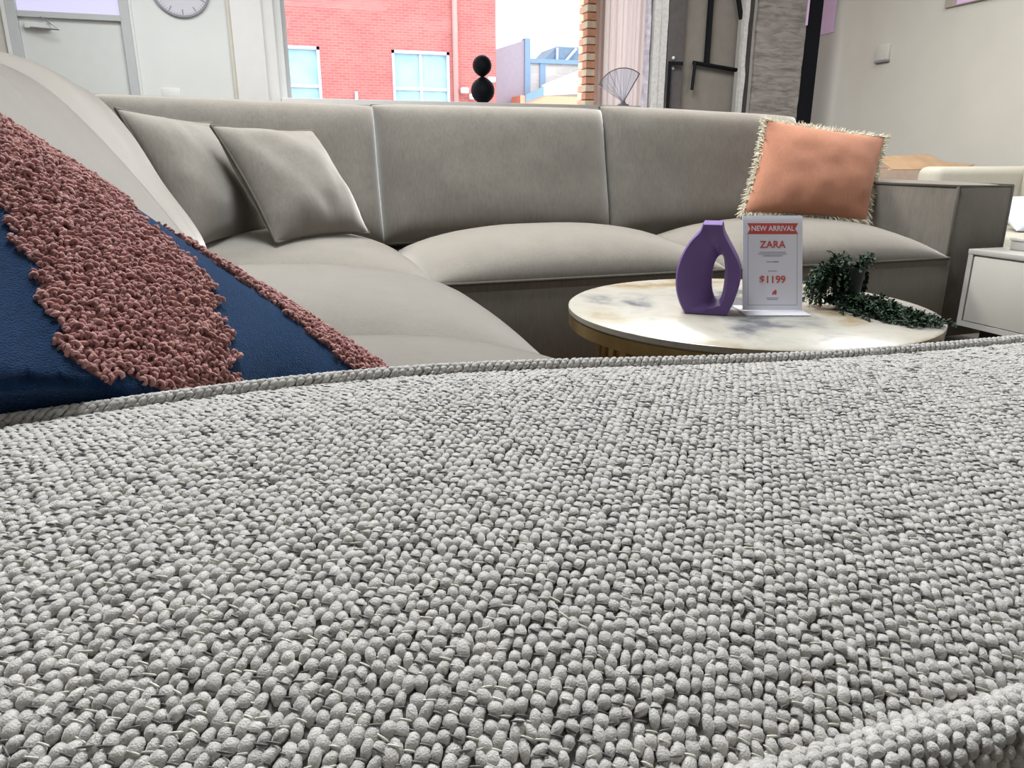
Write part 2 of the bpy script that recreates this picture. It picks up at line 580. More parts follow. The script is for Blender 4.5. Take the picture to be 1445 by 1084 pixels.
XL, XR, YF, YB, ZC = -3.6, 5.2, -4.0, 9.0, 3.3
struct('floor', G().box((XL - .2, YF - .2, -0.1), (XR + .2, YB + .3, 0)), M['floor'])
struct('ceiling', G().box((XL - .2, YF - .2, ZC), (XR + .2, YB + .3, ZC + .1)), M['ceil'])
struct('wall_right', G().box((XR, YF - .2, 0), (XR + .15, YB + .3, ZC)), M['wallbeige'])
struct('wall_left', G().box((XL - .15, YF - .2, 0), (XL, YB + .3, ZC)), M['wallbeige'])
g = G()
FX0, FX1, FZ0, FZ1 = 2.5, 4.8, 1.0, 2.5  # unseen window opening added behind the camera for frontal fill light
g.box((XL - .2, YF - .15, 0), (FX0, YF, ZC))
g.box((FX1, YF - .15, 0), (XR + .2, YF, ZC))
g.box((FX0, YF - .15, 0), (FX1, YF, FZ0))
g.box((FX0, YF - .15, FZ1), (FX1, YF, ZC))
struct('wall_front', g, M['wallbeige'])
g = G()
for x in (FX0, (FX0 + FX1) / 2 - .03, FX1 - .06):
    g.box((x, YF - .11, FZ0), (x + .06, YF - .04, FZ1))
g.box((FX0, YF - .11, FZ0), (FX1, YF - .04, FZ0 + .06))
g.box((FX0, YF - .11, FZ1 - .06), (FX1, YF - .04, FZ1))
fw_ = struct('added_fill_window', g, M['framegrey'])
G().box((FX0 + .05, YF - .078, FZ0 + .05), (FX1 - .05, YF - .072, FZ1 - .05)).build('pane', M['pane'], fw_)
# back wall with door and shop window openings
DX0, DX1 = -2.06, -1.155
WX0, WX1, WZ0, WZ1 = 0.40, 4.06, 1.335, 3.0
g = G()
g.box((DX1 + .09, YB, 0), (WX0, YB + .25, ZC))
g.box((4.76, YB, 0), (XR, YB + .25, ZC))
g.box((WX0, YB, 0), (4.76, YB + .25, WZ0))
g.box((WX0, YB, WZ1), (4.76, YB + .25, ZC))
g.box((DX0 - .09, YB, 2.62), (DX1 + .09, YB + .25, ZC))
struct('wall_back', g, M['wallwhite'])
struct('wall_back_left', G().box((XL, YB, 0), (DX0 - .09, YB + .25, ZC)), M['wallbeige'])
# pilaster left of the window, stepped
g = G()
g.box((-0.14, YB - .06, 0), (-0.105, YB, ZC), 1)
g.box((-0.105, YB - .10, 0), (0.20, YB, ZC), 0)
g.box((0.20, YB - .05, 0), (0.32, YB, ZC), 0)
struct('trim_1', g, [M['white'], plain('cream_trim_edge', (0.62, 0.58, 0.50), 0.6)])
# window ledge
struct('trim_2', G().box((0.32, YB - .42, WZ0 - .06), (4.9, YB + .0, WZ0), bev=.006), M['white'])
# brick reveal on the right side of the shop window, laid brick by brick
pier = G().box((WX1 + .012, YB + .02, WZ0), (WX1 + .14, YB + .28, WZ1)).build('trim_3', M['bricka'])
pier['kind'] = 'structure'
zz = WZ0
row = 0
bmA = bmB = None
while zz < WZ1 - .05:
    for half in (0, 1):
        y0 = YB + .02 + (0.0 if half == 0 else 0.13)
        gb = G().box((WX1 - .105, y0, zz + .006), (WX1 + .012, y0 + .124, zz + .082), bev=.004, seg=1)
        gb.build('brick', M['bricka'] if (row + half) % 2 else M['brickb'], pier)
    zz += .09
    row += 1
# window frame
wf = G()
wf.box((WX0, YB + .08, WZ0), (WX0 + .05, YB + .16, WZ1), bev=.004)
wf.box((WX0 + .05, YB + .10, WZ0), (WX1 - .1, YB + .16, WZ0 + .035), bev=.004)
wf.box((WX0 + .05, YB + .10, WZ1 - .04), (WX1 - .1, YB + .16, WZ1), bev=.004)
win = wf.build('window_1', M['framegrey'])
win['kind'] = 'structure'
G().box((WX0 + .05, YB + .125, WZ0 + .035), (WX1 - .1, YB + .131, WZ1 - .04)).build('pane', M['pane'], win)
G().box((WX1 + .14, YB + .125, WZ0), (4.76, YB + .131, WZ1)).build('pane', M['pane'], win)

# door
dr = G().box((DX0 - .01, YB + .03, 0.005), (DX1 + .01, YB + .08, 2.06), bev=.003).build('door_1', M['doorgrey'])
dr['kind'] = 'structure'
g = G()
g.box((DX0 - .09, YB - .02, 0), (DX0, YB + .1, 2.62), bev=.004)
g.box((DX1, YB - .02, 0), (DX1 + .09, YB + .1, 2.62), bev=.004)
g.box((DX0, YB - .02, 2.045), (DX1, YB + .1, 2.10), bev=.004)
g.box((DX0, YB - .02, 2.56), (DX1, YB + .1, 2.62), bev=.004)
g.build('door_frame', M['framegrey'], dr)
G().box((DX0, YB + .04, 2.10), (DX1, YB + .05, 2.56)).build('transom_pane', M['glow'], dr)
g = G()
g.box((DX0 - .125, YB - .03, 0), (DX0 - .09, YB, 2.66), bev=.003)
g.box((DX1 + .09, YB - .03, 0), (DX1 + .115, YB, 2.66), bev=.003)
g.build('architrave', M['white'], dr)
cl = G().box((DX0 + .05, YB - .035, 1.945), (DX0 + .27, YB + .03, 1.995), bev=.006)
closer = cl.build('door_closer', M['doorgrey'], dr)
G().tube([(DX0 + .10, YB - .03, 1.95), (DX0 + .36, YB - .10, 1.93), (DX0 + .20, YB - .02, 2.05)], .009, 6).build('closer_arm', M['clockgrey'], closer)

# ------------------------------------------------------------------ OUTSIDE
gy = struct('street', G().box((-30, YB + .4, -0.6), (40, 60, -0.5)), M['pave'])
YE = 24.0
bb = thing('brick_building', 'red brick building across the street with pale blue sash windows', 'building', (2, YE, -0.5))
BX1 = 7.45
W1 = [(0.62, 2.06), (4.17, 5.94)]
WT, WB = 3.82, 0.4
g = G()
xs = [-12.0] + [v for ab in W1 for v in ab] + [BX1]
g.box((xs[0], YE, -0.5), (xs[1], YE + 6, 9))
g.box((xs[2], YE, -0.5), (xs[3], YE + 6, 9))
g.box((xs[4], YE, -0.5), (xs[5], YE + 6, 9))
for a, b in W1:
    g.box((a, YE, WT), (b, YE + 6, 9))
    g.box((a, YE, -0.5), (b, YE + 6, WB))
    g.box((a, YE + .5, WB), (b, YE + 6, WT))
g.build('brick_wall', M['brick'], bb)
for k, (a, b) in enumerate(W1):
    g = G()
    mx = (a + b) / 2 + (0 if k else -.35)
    g.box((a, YE - .02, WT - .09), (b, YE + .2, WT))
    g.box((a, YE - .02, WB), (a + .08, YE + .2, WT))
    g.box((b - .08, YE - .02, WB), (b, YE + .2, WT))
    g.box((mx - .045, YE + .05, WB), (mx + .045, YE + .2, WT - .09))
    g.box((a + .08, YE + .04, 2.70), (b - .08, YE + .2, 2.79))
    g.box((a, YE - .06, WB - .1), (b, YE + .2, WB))
    wn = g.build('window', M['bluewin'], bb)
    for x0, x1 in ((a + .08, mx - .045), (mx + .045, b - .08)):
        for z0, z1 in ((WB, 2.70), (2.79, WT - .09)):
            G().box((x0, YE + .12, z0), (x1, YE + .15, z1)).build('pane', M['blindglass'], wn)
G().tube([(6.12, YE - .08, -0.5), (6.12, YE - .08, 9)], .085, 8).build('downpipe', M['pinkpipe'], bb, True)
G().tube([(3.05, YE - .06, 0), (3.05, YE - .06, 2.62)], .05, 8).build('stub_pipe', M['bluewin'], bb, True)
for x, z in ((6.35, 2.72), (6.62, 2.55), (7.22, 3.06)):
    fl = G()
    fl.box((x - .11, YE - .30, z - .08), (x + .13, YE - .14, z + .08), bev=.03)
    fl.box((x - .03, YE - .16, z - .04), (x + .03, YE, z + .04))
    auto(fl.build('floodlight', M['cloudwhite'], bb))
# neighbours behind
YN = 26.0
nb = thing('warehouse', 'mauve and blue gabled industrial building to the right of the brick building', 'building', (9, YN, -0.5))
G().prism([(7.7, YN, -0.5), (9.09, YN, -0.5), (9.09, YN, 4.56), (7.7, YN, 4.12)], (0, .3, 0)).build('mauve_wall', M['mauve'], nb)
G().box((9.09, YN - .05, 2.5), (9.29, YN + .3, 4.62)).build('corner_post', M['bluetrim'], nb)
G().box((9.29, YN + .05, -0.5), (14, YN + .3, 3.86)).build('pale_wall', M['palebrick'], nb)
G().box((9.29, YN - .05, 3.85), (14, YN + .3, 3.99)).build('beam', M['bluetrim'], nb)
G().box((9.66, YN - .02, 2.4), (9.86, YN + .1, 3.85)).build('column', M['bluetrim'], nb)
G().prism([(9.9, YN + .4, 3.95), (14, YN + .4, 3.95), (14, YN + .4, 4.5), (10.42, YN + .4, 4.47)], (0, 1.5, 0)).build('roof', M['bluedark'], nb)
for x0, x1 in ((10.42, 10.42), (10.75, 11.15)):
    G().tube([(x0, YN + .33, 4.0), (x1, YN + .33, 4.42)], .05, 6).build('roof_brace', M['bluewin'], nb)
sh = thing('shed', 'low brick shed with a white sloping roof sheet beside the window frame', 'shed', (10, 25, -0.5))
G().box((8.6, 25, -0.5), (13, 25.9, 2.72)).build('shed_wall', M['bricka'], sh)
G().prism([(9.45, 25.2, 2.74), (13, 25.2, 3.0), (13, 25.2, 4.4), (9.45, 25.2, 3.08)], (0, .1, 0)).build('roof_sheet', M['cloudwhite'], sh)
G().prism([(8.78, 24.95, 2.5), (9.42, 24.95, 2.72), (9.42, 24.95, 3.02), (8.78, 24.95, 2.74)], (0, .12, 0)).build('awning', M['bluetrim'], sh)

# ------------------------------------------------------------------ SOFA
sofa = thing('corner_sofa', 'large taupe L-shaped sofa with piped block arms and domed seats', 'sofa', (0.5, 1.6, 0))
SX0, SX1 = -0.62, 2.57      # inner span of the long back section
LEG = 0.478                  # front edge of the left leg
Y0, YS, YBK = 0.37, 2.25, 3.36
SEAM = 0.36
g = G()
g.box((SX0, Y0 - .02, .03), (LEG, YBK, SEAM - .002), bev=.012)
g.box((LEG - .03, YS, .03), (SX1 + .02, YBK, SEAM - .002), bev=.012)
auto(g.build('base', M['sofa'], sofa))
g = G()
g.box((SX0 - .16, Y0 - .02, .03), (SX0 + .02, YBK, .70), bev=.03)
g.box((SX0 - .16, YBK - .12, .03), (SX1 + .02, YBK + .03, .70), bev=.03)
auto(g.build('back_frame', M['sofa'], sofa))
g = G()
for x, y in ((-.6, .5), (.4, .5), (-.6, 3.2), (2.7, 2.4), (2.7, 3.2), (1.5, 2.4)):
    G().box((x - .03, y - .03, 0), (x + .03, y + .03, .032)).build('foot', M['black'], sofa)

def dome(x0, x1, y0, y1, h, p=2.3, q=.5, n=26, seed=0., bulge=.012, pipe_sides=True):
    sp = [math.sin(math.pi / 2 * (2 * i / n - 1)) for i in range(n + 1)]
    vs, fs = [], []
    cx, cy, hx, hy = (x0 + x1) / 2, (y0 + y1) / 2, (x1 - x0) / 2, (y1 - y0) / 2
    for i in range(n + 1):
        for j in range(n + 1):
            u, v = sp[i], sp[j]
            e = max(0, (1 - abs(u) ** p) * (1 - abs(v) ** p))
            z = SEAM + h * e ** q
            k = 1 + 0.035 * (e ** .5) * (1 - e)
            P = Vector((cx + hx * u * k, cy + hy * v * k, z))
            if 0 < i < n and 0 < j < n:
                P.z += .006 * noise.noise(P * 5 + Vector((seed, 0, 0))) * e ** .5
            vs.append(P)
    for i in range(n):
        for j in range(n):
            a = i * (n + 1) + j
            fs.append((a, a + n + 1, a + n + 2, a + 1))
    k = len(vs)
    edge = [i * (n + 1) for i in range(n)] + [n * (n + 1) + j for j in range(n)] + \
           [i * (n + 1) + n for i in range(n, 0, -1)] + [j for j in range(n, 0, -1)]
    for e in edge:
        vs.append(Vector((vs[e].x, vs[e].y, SEAM - .03)))
    m = len(edge)
    for a in range(m):
        b = (a + 1) % m
        fs.append((edge[b], edge[a], k + a, k + b))
    loop = [vs[e] for e in edge]
    return vs, fs, loop

seats = [(-.55, LEG, .39, 1.06, .196), (-.55, LEG, 1.065, 2.05, .160), (-.55, LEG, 2.055, 3.0, .158),
         (LEG + .005, 1.55, YS - .005, 3.0, .142), (1.555, SX1 - .003, YS - .005, 3.0, .142)]
for k, (a, b, c, d, h) in enumerate(seats):
    vs, fs, loop = dome(a, b, c, d, h, seed=k * 3.1)
    so = mesh('seat_cushion', vs, fs, M['sofa'], sofa)
    G().tube([p + Vector((0, 0, -.002)) for p in loop], .0065, 6, closed=True).build('piping', M['sofa_pipe'], so, True)

# right block arm
def block_arm(name, x0, x1, y0, y1, zt, crown, pr, parent, mat, pmat):
    n = 14
    g = G()
    g.box((x0, y0, .03), (x1, y1, zt - .001), bev=.006)
    vs, fs = [], []
    for i in range(n + 1):
        for j in range(n + 1):
            u, v = 2 * i / n - 1, 2 * j / n - 1
            e = (1 - u ** 4) * (1 - v ** 6)
            vs.append((x0 + (x1 - x0) * i / n, y0 + (y1 - y0) * j / n, zt + crown * e))
    for i in range(n):
        for j in range(n):
            a = i * (n + 1) + j
            fs.append((a, a + n + 1, a + n + 2, a + 1))
    g.add(vs, fs)
    o = auto(g.build(name, mat, parent), 50)
    t = G()
    t.tube([(x0, y0, zt), (x1, y0, zt), (x1, y1, zt), (x0, y1, zt)], pr, 6, closed=True)
    t.tube([(x0, y0, zt), (x0, y0, .03)], pr, 6)
    t.tube([(x1, y0, zt), (x1, y0, .03)], pr, 6)
    t.build('piping', pmat, o, True)
    return o
block_arm('arm', 2.575, 2.86, 2.265, YBK, .632, .012, .006, sofa, M['sofa'], M['sofa_pipe'])

# ---- near arm with its woven chenille yarn
AX0, AX1, AY0, AY1 = -0.62, 0.535, 0.118, 0.372
def arm_z(x, y):
    t = np.clip((y - AY0) / (AY1 - AY0), 0, 1)
    ze = 0.595 + 0.0175 * t + 0.0165 * np.exp(-((x - 0.04) / 0.22) ** 2) * t
    return ze + 0.017 * (1 - np.abs(2 * t - 1) ** 2.6)
g = G()
g.box((AX0, AY0, .03), (AX1, AY1, .585), bev=.004)
n = 60
m_ = 16
vs, fs = [], []
for i in range(n + 1):
    for j in range(m_ + 1):
        x, y = AX0 + (AX1 - AX0) * i / n, AY0 + (AY1 - AY0) * j / m_
        vs.append((x, y, float(arm_z(x, y)) - .0012))
for i in range(n):
    for j in range(m_):
        a = i * (m_ + 1) + j
        fs.append((a, a + m_ + 1, a + m_ + 2, a + 1))
k = len(vs)
ring = [i * (m_ + 1) for i in range(n)] + [n * (m_ + 1) + j for j in range(m_)] + \
       [i * (m_ + 1) + m_ for i in range(n, 0, -1)] + [j for j in range(m_, 0, -1)]
for e in ring:
    vs.append((vs[e][0], vs[e][1], .56))
for a in range(len(ring)):
    b = (a + 1) % len(ring)
    fs.append((ring[b], ring[a], k + a, k + b))
g.add(vs, fs)
near_arm = auto(g.build('armrest', M['under'], sofa), 60)

def ball(ns, nr, pw=1.0):
    """unit spheroid as verts + tris"""
    v = [(0, 0, 1.0)]
    for r in range(1, nr):
        a = math.pi * r / nr
        for s in range(ns):
            b = 2 * math.pi * (s + .5 * (r % 2)) / ns
            v.append((math.sin(a) * math.cos(b), math.sin(a) * math.sin(b), math.cos(a)))
    v.append((0, 0, -1.0))
    f = []
    for s in range(ns):
        f.append((0, 1 + s, 1 + (s + 1) % ns))
    for r in range(nr - 2):
        for s in range(ns):
            a, b = 1 + r * ns + s, 1 + r * ns + (s + 1) % ns
            c, d = a + ns, b + ns
            f += [(a, c, d), (a, d, b)]
    e = len(v) - 1
    for s in range(ns):
        f.append((e, 1 + (nr - 2) * ns + (s + 1) % ns, 1 + (nr - 2) * ns + s))
    return np.array(v), np.array(f)

def scatter(name, tv, tf, org, ax, ay, az, tone, mat, parent, jit=0.0):
    """many small pieces joined in one mesh; each piece = template in its own frame"""
    N, K = len(org), len(tv)
    V = org[:, None, :] + tv[None, :, 0:1] * ax[:, None, :] + tv[None, :, 1:2] * ay[:, None, :] + tv[None, :, 2:3] * az[:, None, :]
    if jit:
        V = V + rng.normal(0, jit, V.shape)
    V = V.reshape(-1, 3)
    T = (tf[None] + (np.arange(N) * K)[:, None, None]).reshape(-1, 3)
    me = bpy.data.meshes.new(name)
    me.vertices.add(len(V))
    me.vertices.foreach_set('co', V.astype(np.float32).ravel())
    me.loops.add(T.size)
    me.loops.foreach_set('vertex_index', T.astype(np.int32).ravel())
    me.polygons.add(len(T))
    me.polygons.foreach_set('loop_start', (np.arange(len(T)) * 3).astype(np.int32))
    me.polygons.foreach_set('use_smooth', np.ones(len(T), dtype=bool))
    at = me.attributes.new('tone', 'FLOAT', 'POINT')
    at.data.foreach_set('value', np.repeat(tone, K).astype(np.float32))
    me.update()
    me.validate()
    o = link(name, me, mat, parent, False)
    o['kind'] = 'stuff'
    return o

def unit(a):
    return a / np.linalg.norm(a, axis=-1, keepdims=True)

# columns of plump stitches, every other column shifted by half a stitch
GA = math.radians(35)
gd, rd = np.array([math.sin(GA), math.cos(GA)]), np.array([math.cos(GA), -math.sin(GA)])
PA, PB = 0.0032, 0.0041
ii, jj = np.meshgrid(np.arange(-290, 290), np.arange(-250, 250), indexing='ij')
ii, jj = ii.ravel(), jj.ravel()
ca = ii * PA + rng.normal(0, .00030, ii.shape)
cb = (jj + .5 * (ii % 2)) * PB + rng.normal(0, .00045, ii.shape)
px_, py_ = ca * rd[0] + cb * gd[0], ca * rd[1] + cb * gd[1]
ok = (px_ > -0.25) & (px_ < AX1 - .003) & (py_ > AY0 + .001) & (py_ < AY1 - .002)
X, Y = px_[ok], py_[ok]
def arm_frames(X, Y):
    d = 1e-4
    gx = (arm_z(X + d, Y) - arm_z(X - d, Y)) / (2 * d)
    gy_ = (arm_z(X, Y + d) - arm_z(X, Y - d)) / (2 * d)
    return unit(np.stack([-gx, -gy_, np.ones_like(X)], 1))
N3 = arm_frames(X, Y)
nn = len(X)
ang = GA - math.radians(12) + rng.normal(0, .24, nn)
t3 = np.stack([np.sin(ang), np.cos(ang), np.zeros(nn)], 1)
t3 = unit(t3 - N3 * (t3 * N3).sum(1, keepdims=True) + N3 * rng.normal(.0, .10, (nn, 1)))
b3 = unit(np.cross(t3, N3))
n3 = np.cross(b3, t3)
zc = arm_z(X, Y) + rng.normal(0, .00018, nn)
tv, tf = ball(9, 6)
# stitch: plump in the middle, both ends tucked under
tv = tv[:, [2, 0, 1]]
tv[:, 2] -= .45 * tv[:, 0] ** 2
tv[:, 1] *= 1 + .12 * np.sign(tv[:, 0]) * tv[:, 0] ** 2
ln = .0029 * rng.uniform(.82, 1.2, (nn, 1))
wd = .00182 * rng.uniform(.78, 1.2, (nn, 1))
ht = .0015 * rng.uniform(.85, 1.2, (nn, 1))
# patchy tone of the yarn: single stitches differ, and the dye drifts gently
tone = np.clip(rng.normal(.5, .20, nn), 0, 1)
scatter('woven_yarn', tv, tf, np.stack([X, Y, zc - .0002], 1), t3 * ln, b3 * wd, n3 * ht, tone, M['yarn'], near_arm, jit=.00004)
# loose fibres that make the chenille fuzzy
NF = 70000
w_i = rng.integers(0, nn, NF)
fu = unit(rng.normal(0, 1, (NF, 3)))
fu[:, 2] = np.abs(fu[:, 2])
f0 = np.stack([X, Y, zc - .0002], 1)[w_i] + (t3 * ln)[w_i] * fu[:, :1] * .95 + (b3 * wd)[w_i] * fu[:, 1:2] * .95 + (n3 * ht)[w_i] * fu[:, 2:] * .95
fd = unit(n3[w_i] * .6 + rng.normal(0, .6, (NF, 3)))
fs_ = unit(np.cross(fd, rng.normal(0, 1, (NF, 3))))
ftv, ftf = np.array([(-1.0, 0, 0), (1.0, 0, 0), (0, 1.0, 0)]), np.array([(0, 1, 2)])
scatter('yarn_fuzz', ftv, ftf, f0, fs_ * .00005, fd * rng.uniform(.0005, .0011, (NF, 1)), fs_ * 0, np.clip(tone[w_i] + .2, 0, 1), M['yarn'], near_arm)
# fine flat weft threads showing between the stitches
ok2 = ok & (rng.random(ok.shape) < .85)
X2 = px_[ok2] + gd[0] * PB / 2
Y2 = py_[ok2] + gd[1] * PB / 2
k2 = (Y2 < AY1 - .003) & (X2 < AX1 - .004)
X2, Y2 = X2[k2], Y2[k2]
N2 = arm_frames(X2, Y2)
m2 = len(X2)
a2 = GA + math.radians(90) + rng.normal(-.12, .25, m2)
t2 = np.stack([np.sin(a2), np.cos(a2), np.zeros(m2)], 1)
t2 = unit(t2 - N2 * (t2 * N2).sum(1, keepdims=True))
b2 = np.cross(N2, t2)
tv2, tf2 = ball(5, 4)
tone2 = np.where(rng.random(m2) < .36, rng.uniform(.6, 1, m2), rng.uniform(0, .45, m2))
o2 = np.stack([X2, Y2, arm_z(X2, Y2) + .0006 + rng.normal(0, .0003, m2)], 1)
scatter('weft_thread', tv2, tf2, o2, b2 * .00042, N2 * .00036, t2 * .0018 * rng.uniform(.8, 1.2, (m2, 1)), tone2, M['weft'], near_arm)

# piping of the near arm, a cord wrapped in the same cloth
def woven_cord(path, R, name, tmid=.5):
    P = np.array(path)
    cord = G().tube(P.tolist(), R - .0012, 12).build(name, M['under'], near_arm, True)
    seg = np.linalg.norm(np.diff(P, axis=0), axis=1)
    Ls = np.concatenate([[0], np.cumsum(seg)])
    org, ax, ay, az = [], [], [], []
    nc = max(8, int(round(2 * math.pi * R / .0033)))
    rows = int(Ls[-1] / .0043)
    for r in range(rows):
        for c in range(nc):
            s = (r + .5 * (c % 2)) * .0043 + rng.normal(0, .0003)
            s = min(max(s, 0), Ls[-1])
            p = np.array([np.interp(s, Ls, P[:, k]) for k in range(3)])
            p1 = np.array([np.interp(min(s + .002, Ls[-1]), Ls, P[:, k]) for k in range(3)])
            p0 = np.array([np.interp(max(s - .002, 0), Ls, P[:, k]) for k in range(3)])
            t = unit(p1 - p0)
            x = unit(np.cross(t, [0, 0, 1.0]))
            y = np.cross(x, t)
            a = 2 * math.pi * c / nc + rng.normal(0, .05)
            nrm = x * math.cos(a) + y * math.sin(a)
            tan = -x * math.sin(a) + y * math.cos(a)
            th = math.radians(40) + rng.normal(0, .2)
            d = t * math.cos(th) + tan * math.sin(th)
            e = np.cross(nrm, d)
            k = rng.uniform(.85, 1.15)
            org.append(p + nrm * (R - .0010))
            ax.append(d * .0026 * k)
            ay.append(e * .0017 * k)
            az.append(nrm * .0014)
    N = len(org)
    scatter('woven_yarn', tv, tf, np.array(org), np.array(ax), np.array(ay), np.array(az),
            np.clip(rng.normal(tmid, .2, N), 0, 1), M['yarn'], near_arm, jit=.00005)
    return cord
xs_ = np.linspace(-.33, AX1, 60)
woven_cord([(x, AY1 + .002, float(arm_z(x, AY1)) + .0014) for x in xs_], .0046, 'piping', .25)
woven_cord([(x, AY0 - .0065, float(arm_z(x, AY0)) - .001) for x in np.linspace(-.12, AX1, 44)], .0095, 'piping')

# ------------------------------------------------------------------ LOOSE CUSHIONS
def lean_quad(xa, za, xb, zb, ya, yb):
    return [(xa, ya, za), (xa, yb, za), (xb, ya, zb), (xb, yb, zb)]
bigk = dict(p=5.0, q=.42, pinch=.006, wr=.006, wf=4.0, n=34)
def box_cushion(label, C, T, seed, group='back cushions of the sofa', **kw):
    k = dict(bigk)
    k.update(kw)
    return make_cushion('back_cushion', label, 'cushion', C, T, M['sofa'], M['sofa_pipe'], .005, group, seed=seed, **k)
# along the left leg, leaning back steeply (faces look towards +x)
box_cushion('pale-lit taupe back cushion behind the pink and blue pillow, nearest on the left', lean_quad(-.097, .44, -.337, .822, .43, 1.17), .22, 1.0)
box_cushion('taupe back cushion on the left, between the nearest one and the two scatter cushions', lean_quad(-.182, .44, -.437, .88, 1.19, 2.12), .22, 2.0)
# along the long back (faces look towards -y): BL BR TL TR
def back_quad(x0, x1, zl=.94, zr=.94, y0=3.06, y1=3.19, zb=.40):
    return [(x0, y0, zb), (x1, y0, zb), (x0, y1, zl), (x1, y1, zr)]
box_cushion('corner back cushion under the wall clock, behind the two taupe scatter cushions', back_quad(-.56, .469, .955, .935), .25, 3.0)
box_cushion('middle back cushion below the window, under the stacked black balls', back_quad(.462, 1.473, .94, .94), .25, 4.0)
box_cushion('right back cushion below the hanging rugs, behind the orange pillow', back_quad(1.467, 2.50, .955, .925), .25, 5.0)

# two square scatter cushions in the corner
sk = dict(p=2.2, q=.55, pinch=.07, wr=.008, wf=9.0, n=30)
make_cushion('scatter_cushion', 'square taupe scatter cushion leaning left, half hidden behind the other one', 'cushion',
             [(-.19, 2.20, .50), (.03, 2.62, .50), (-.335, 2.28, .862), (-.125, 2.70, .845)], .17, M['sofa'], M['sofa_pipe'], .005,
             'taupe scatter cushions in the corner', seed=6.0, **sk)
make_cushion('scatter_cushion', 'square taupe scatter cushion in front, leaning on its neighbour in the corner', 'cushion',
             [(.034, 2.25, .505), (.34, 2.55, .495), (-.112, 2.40, .826), (.19, 2.71, .826)], .17, M['sofa'], M['sofa_pipe'], .005,
             'taupe scatter cushions in the corner', seed=7.0, **sk)

# salmon pillow with a cream fringe
OC = [(1.885, 2.66, .52), (2.49, 2.62, .475), (2.06, 2.80, .89), (2.70, 2.80, .825)]
vs, fs, loop, uv, nrm = cushion_surface(OC, .17, seed=8.0, p=2.2, q=.55, pinch=.05, wr=.0055, wf=11.0, n=34)
op = mesh('fringed_pillow', vs, fs, M['orange'])
tag(op, 'salmon orange pillow with cream fringe propped against the right sofa arm', 'pillow')
g = G()
cen = sum((Vector(c) for c in OC), Vector()) / 4
Lp = loop + [loop[0]]
for a, b in zip(Lp[:-1], Lp[1:]):
    k = max(2, int((b - a).length / .0035))
    for s in range(k):
        p = a.lerp(b, s / k)
        out = (p - cen)
        out = (out - nrm * out.dot(nrm)).normalized()
        for q in range(3):
            d = (out + Vector((random.gauss(0, .35), random.gauss(0, .35), random.gauss(0, .35) - .15))).normalized()
            L_ = random.uniform(.020, .038)
            base = p - out * .004 + nrm * random.uniform(-.006, .006)
            g.tube([base, base + d * L_ * .55, base + d * L_ + Vector((0, 0, -.004))], [.0022, .0019, .0008], 3, cap=False)
fr = g.build('fringe', M['fringe'], op, True)
fr['kind'] = 'stuff'

# blue fleece pillow with pink boucle bands, slumped between arm and backrest
PR, PU = Vector((.112, .53, .562)), Vector((-.293, .70, .850))
e1 = (PR - PU)
e1n = e1.normalized()
e2 = Vector((-.5, -.3, -.8))
e2 = (e2 - e1n * e2.dot(e1n)).normalized() * .31
PC = [PU + e2, PR + e2, PU, PR]
def squash(P):
    # pressed against the arm and the seat it lies on
    P = P.copy()
    sag = min(1, max(0, (.72 - P.z) / .09)) ** 1.4 * min(1, max(0, (.0 - P.x) / .09))
    P.y -= .10 * sag
    if P.y < .384 and P.z < .634:
        P.y = .384
    elif P.y < .384:
        P.y = max(P.y, .384 - (P.z - .634) * 2.2)
    if P.z < .485:
        P.z = .485 + .04 * (P.z - .485)
    return P
PN = 72
PILLOW_T = .27
vs, fs, loop, uv, pn = cushion_surface(PC, PILLOW_T, seed=9.0, p=2.1, q=.55, pinch=-.012, wr=.006, wf=8.0, n=PN, fn=squash)
# uv outlines of the boucle patches: the broad band and the strip along the far edge
PINK = [[(-.039, .648), (.049, .584), (.14, .546), (.229, .497), (.31, .461), (.375, .482), (.448, .499), (.56, .52), (.575, .56), (.563, .597),
         (.535, .652), (.484, .73), (.411, .815), (.347, .875), (.243, .914), (.12, .938), (.04, .96), (0, 1.01), (-.8, 1.01), (-.7, .93), (-.4, .80)],
        [(.17, .985), (.30, .975), (.42, .95), (.56, .93), (.66, .905), (.78, .885), (.90, .86), (1.01, .84), (1.01, 1.01), (.17, 1.01)]]
def inside(poly, u, v):
    c = False
    n = len(poly)
    for i in range(n):
        (x1, y1), (x2, y2) = poly[i], poly[i - 1]
        if (y1 > v) != (y2 > v) and u < (x2 - x1) * (v - y1) / (y2 - y1) + x1:
            c = not c
    return c
def is_pink(u, v, s):
    return any(inside(p, u, v) for p in PINK) if s >= 0 else (u > .1 and v > .9)
ff = [[], []]
for f in fs:
    cu = sum(uv[i][0] for i in f) / 4
    cv = sum(uv[i][1] for i in f) / 4
    sd = min((uv[i][2] for i in f), key=lambda q: q if q else 9) if any(uv[i][2] for i in f) else 1
    ff[1 if is_pink(cu, cv, sd) else 0].append(f)
me = bpy.data.meshes.new('boucle_pillow')
me.from_pydata([tuple(v) for v in vs], [], ff[0] + ff[1])
me.materials.append(M['fleece'])
me.materials.append(M['boucle_base'])
me.polygons.foreach_set('material_index', [0] * len(ff[0]) + [1] * len(ff[1]))
bp = link('boucle_pillow', me, None)
tag(bp, 'navy blue fleece pillow with dusty pink curly boucle bands slumped behind the near arm', 'pillow')
me.update()
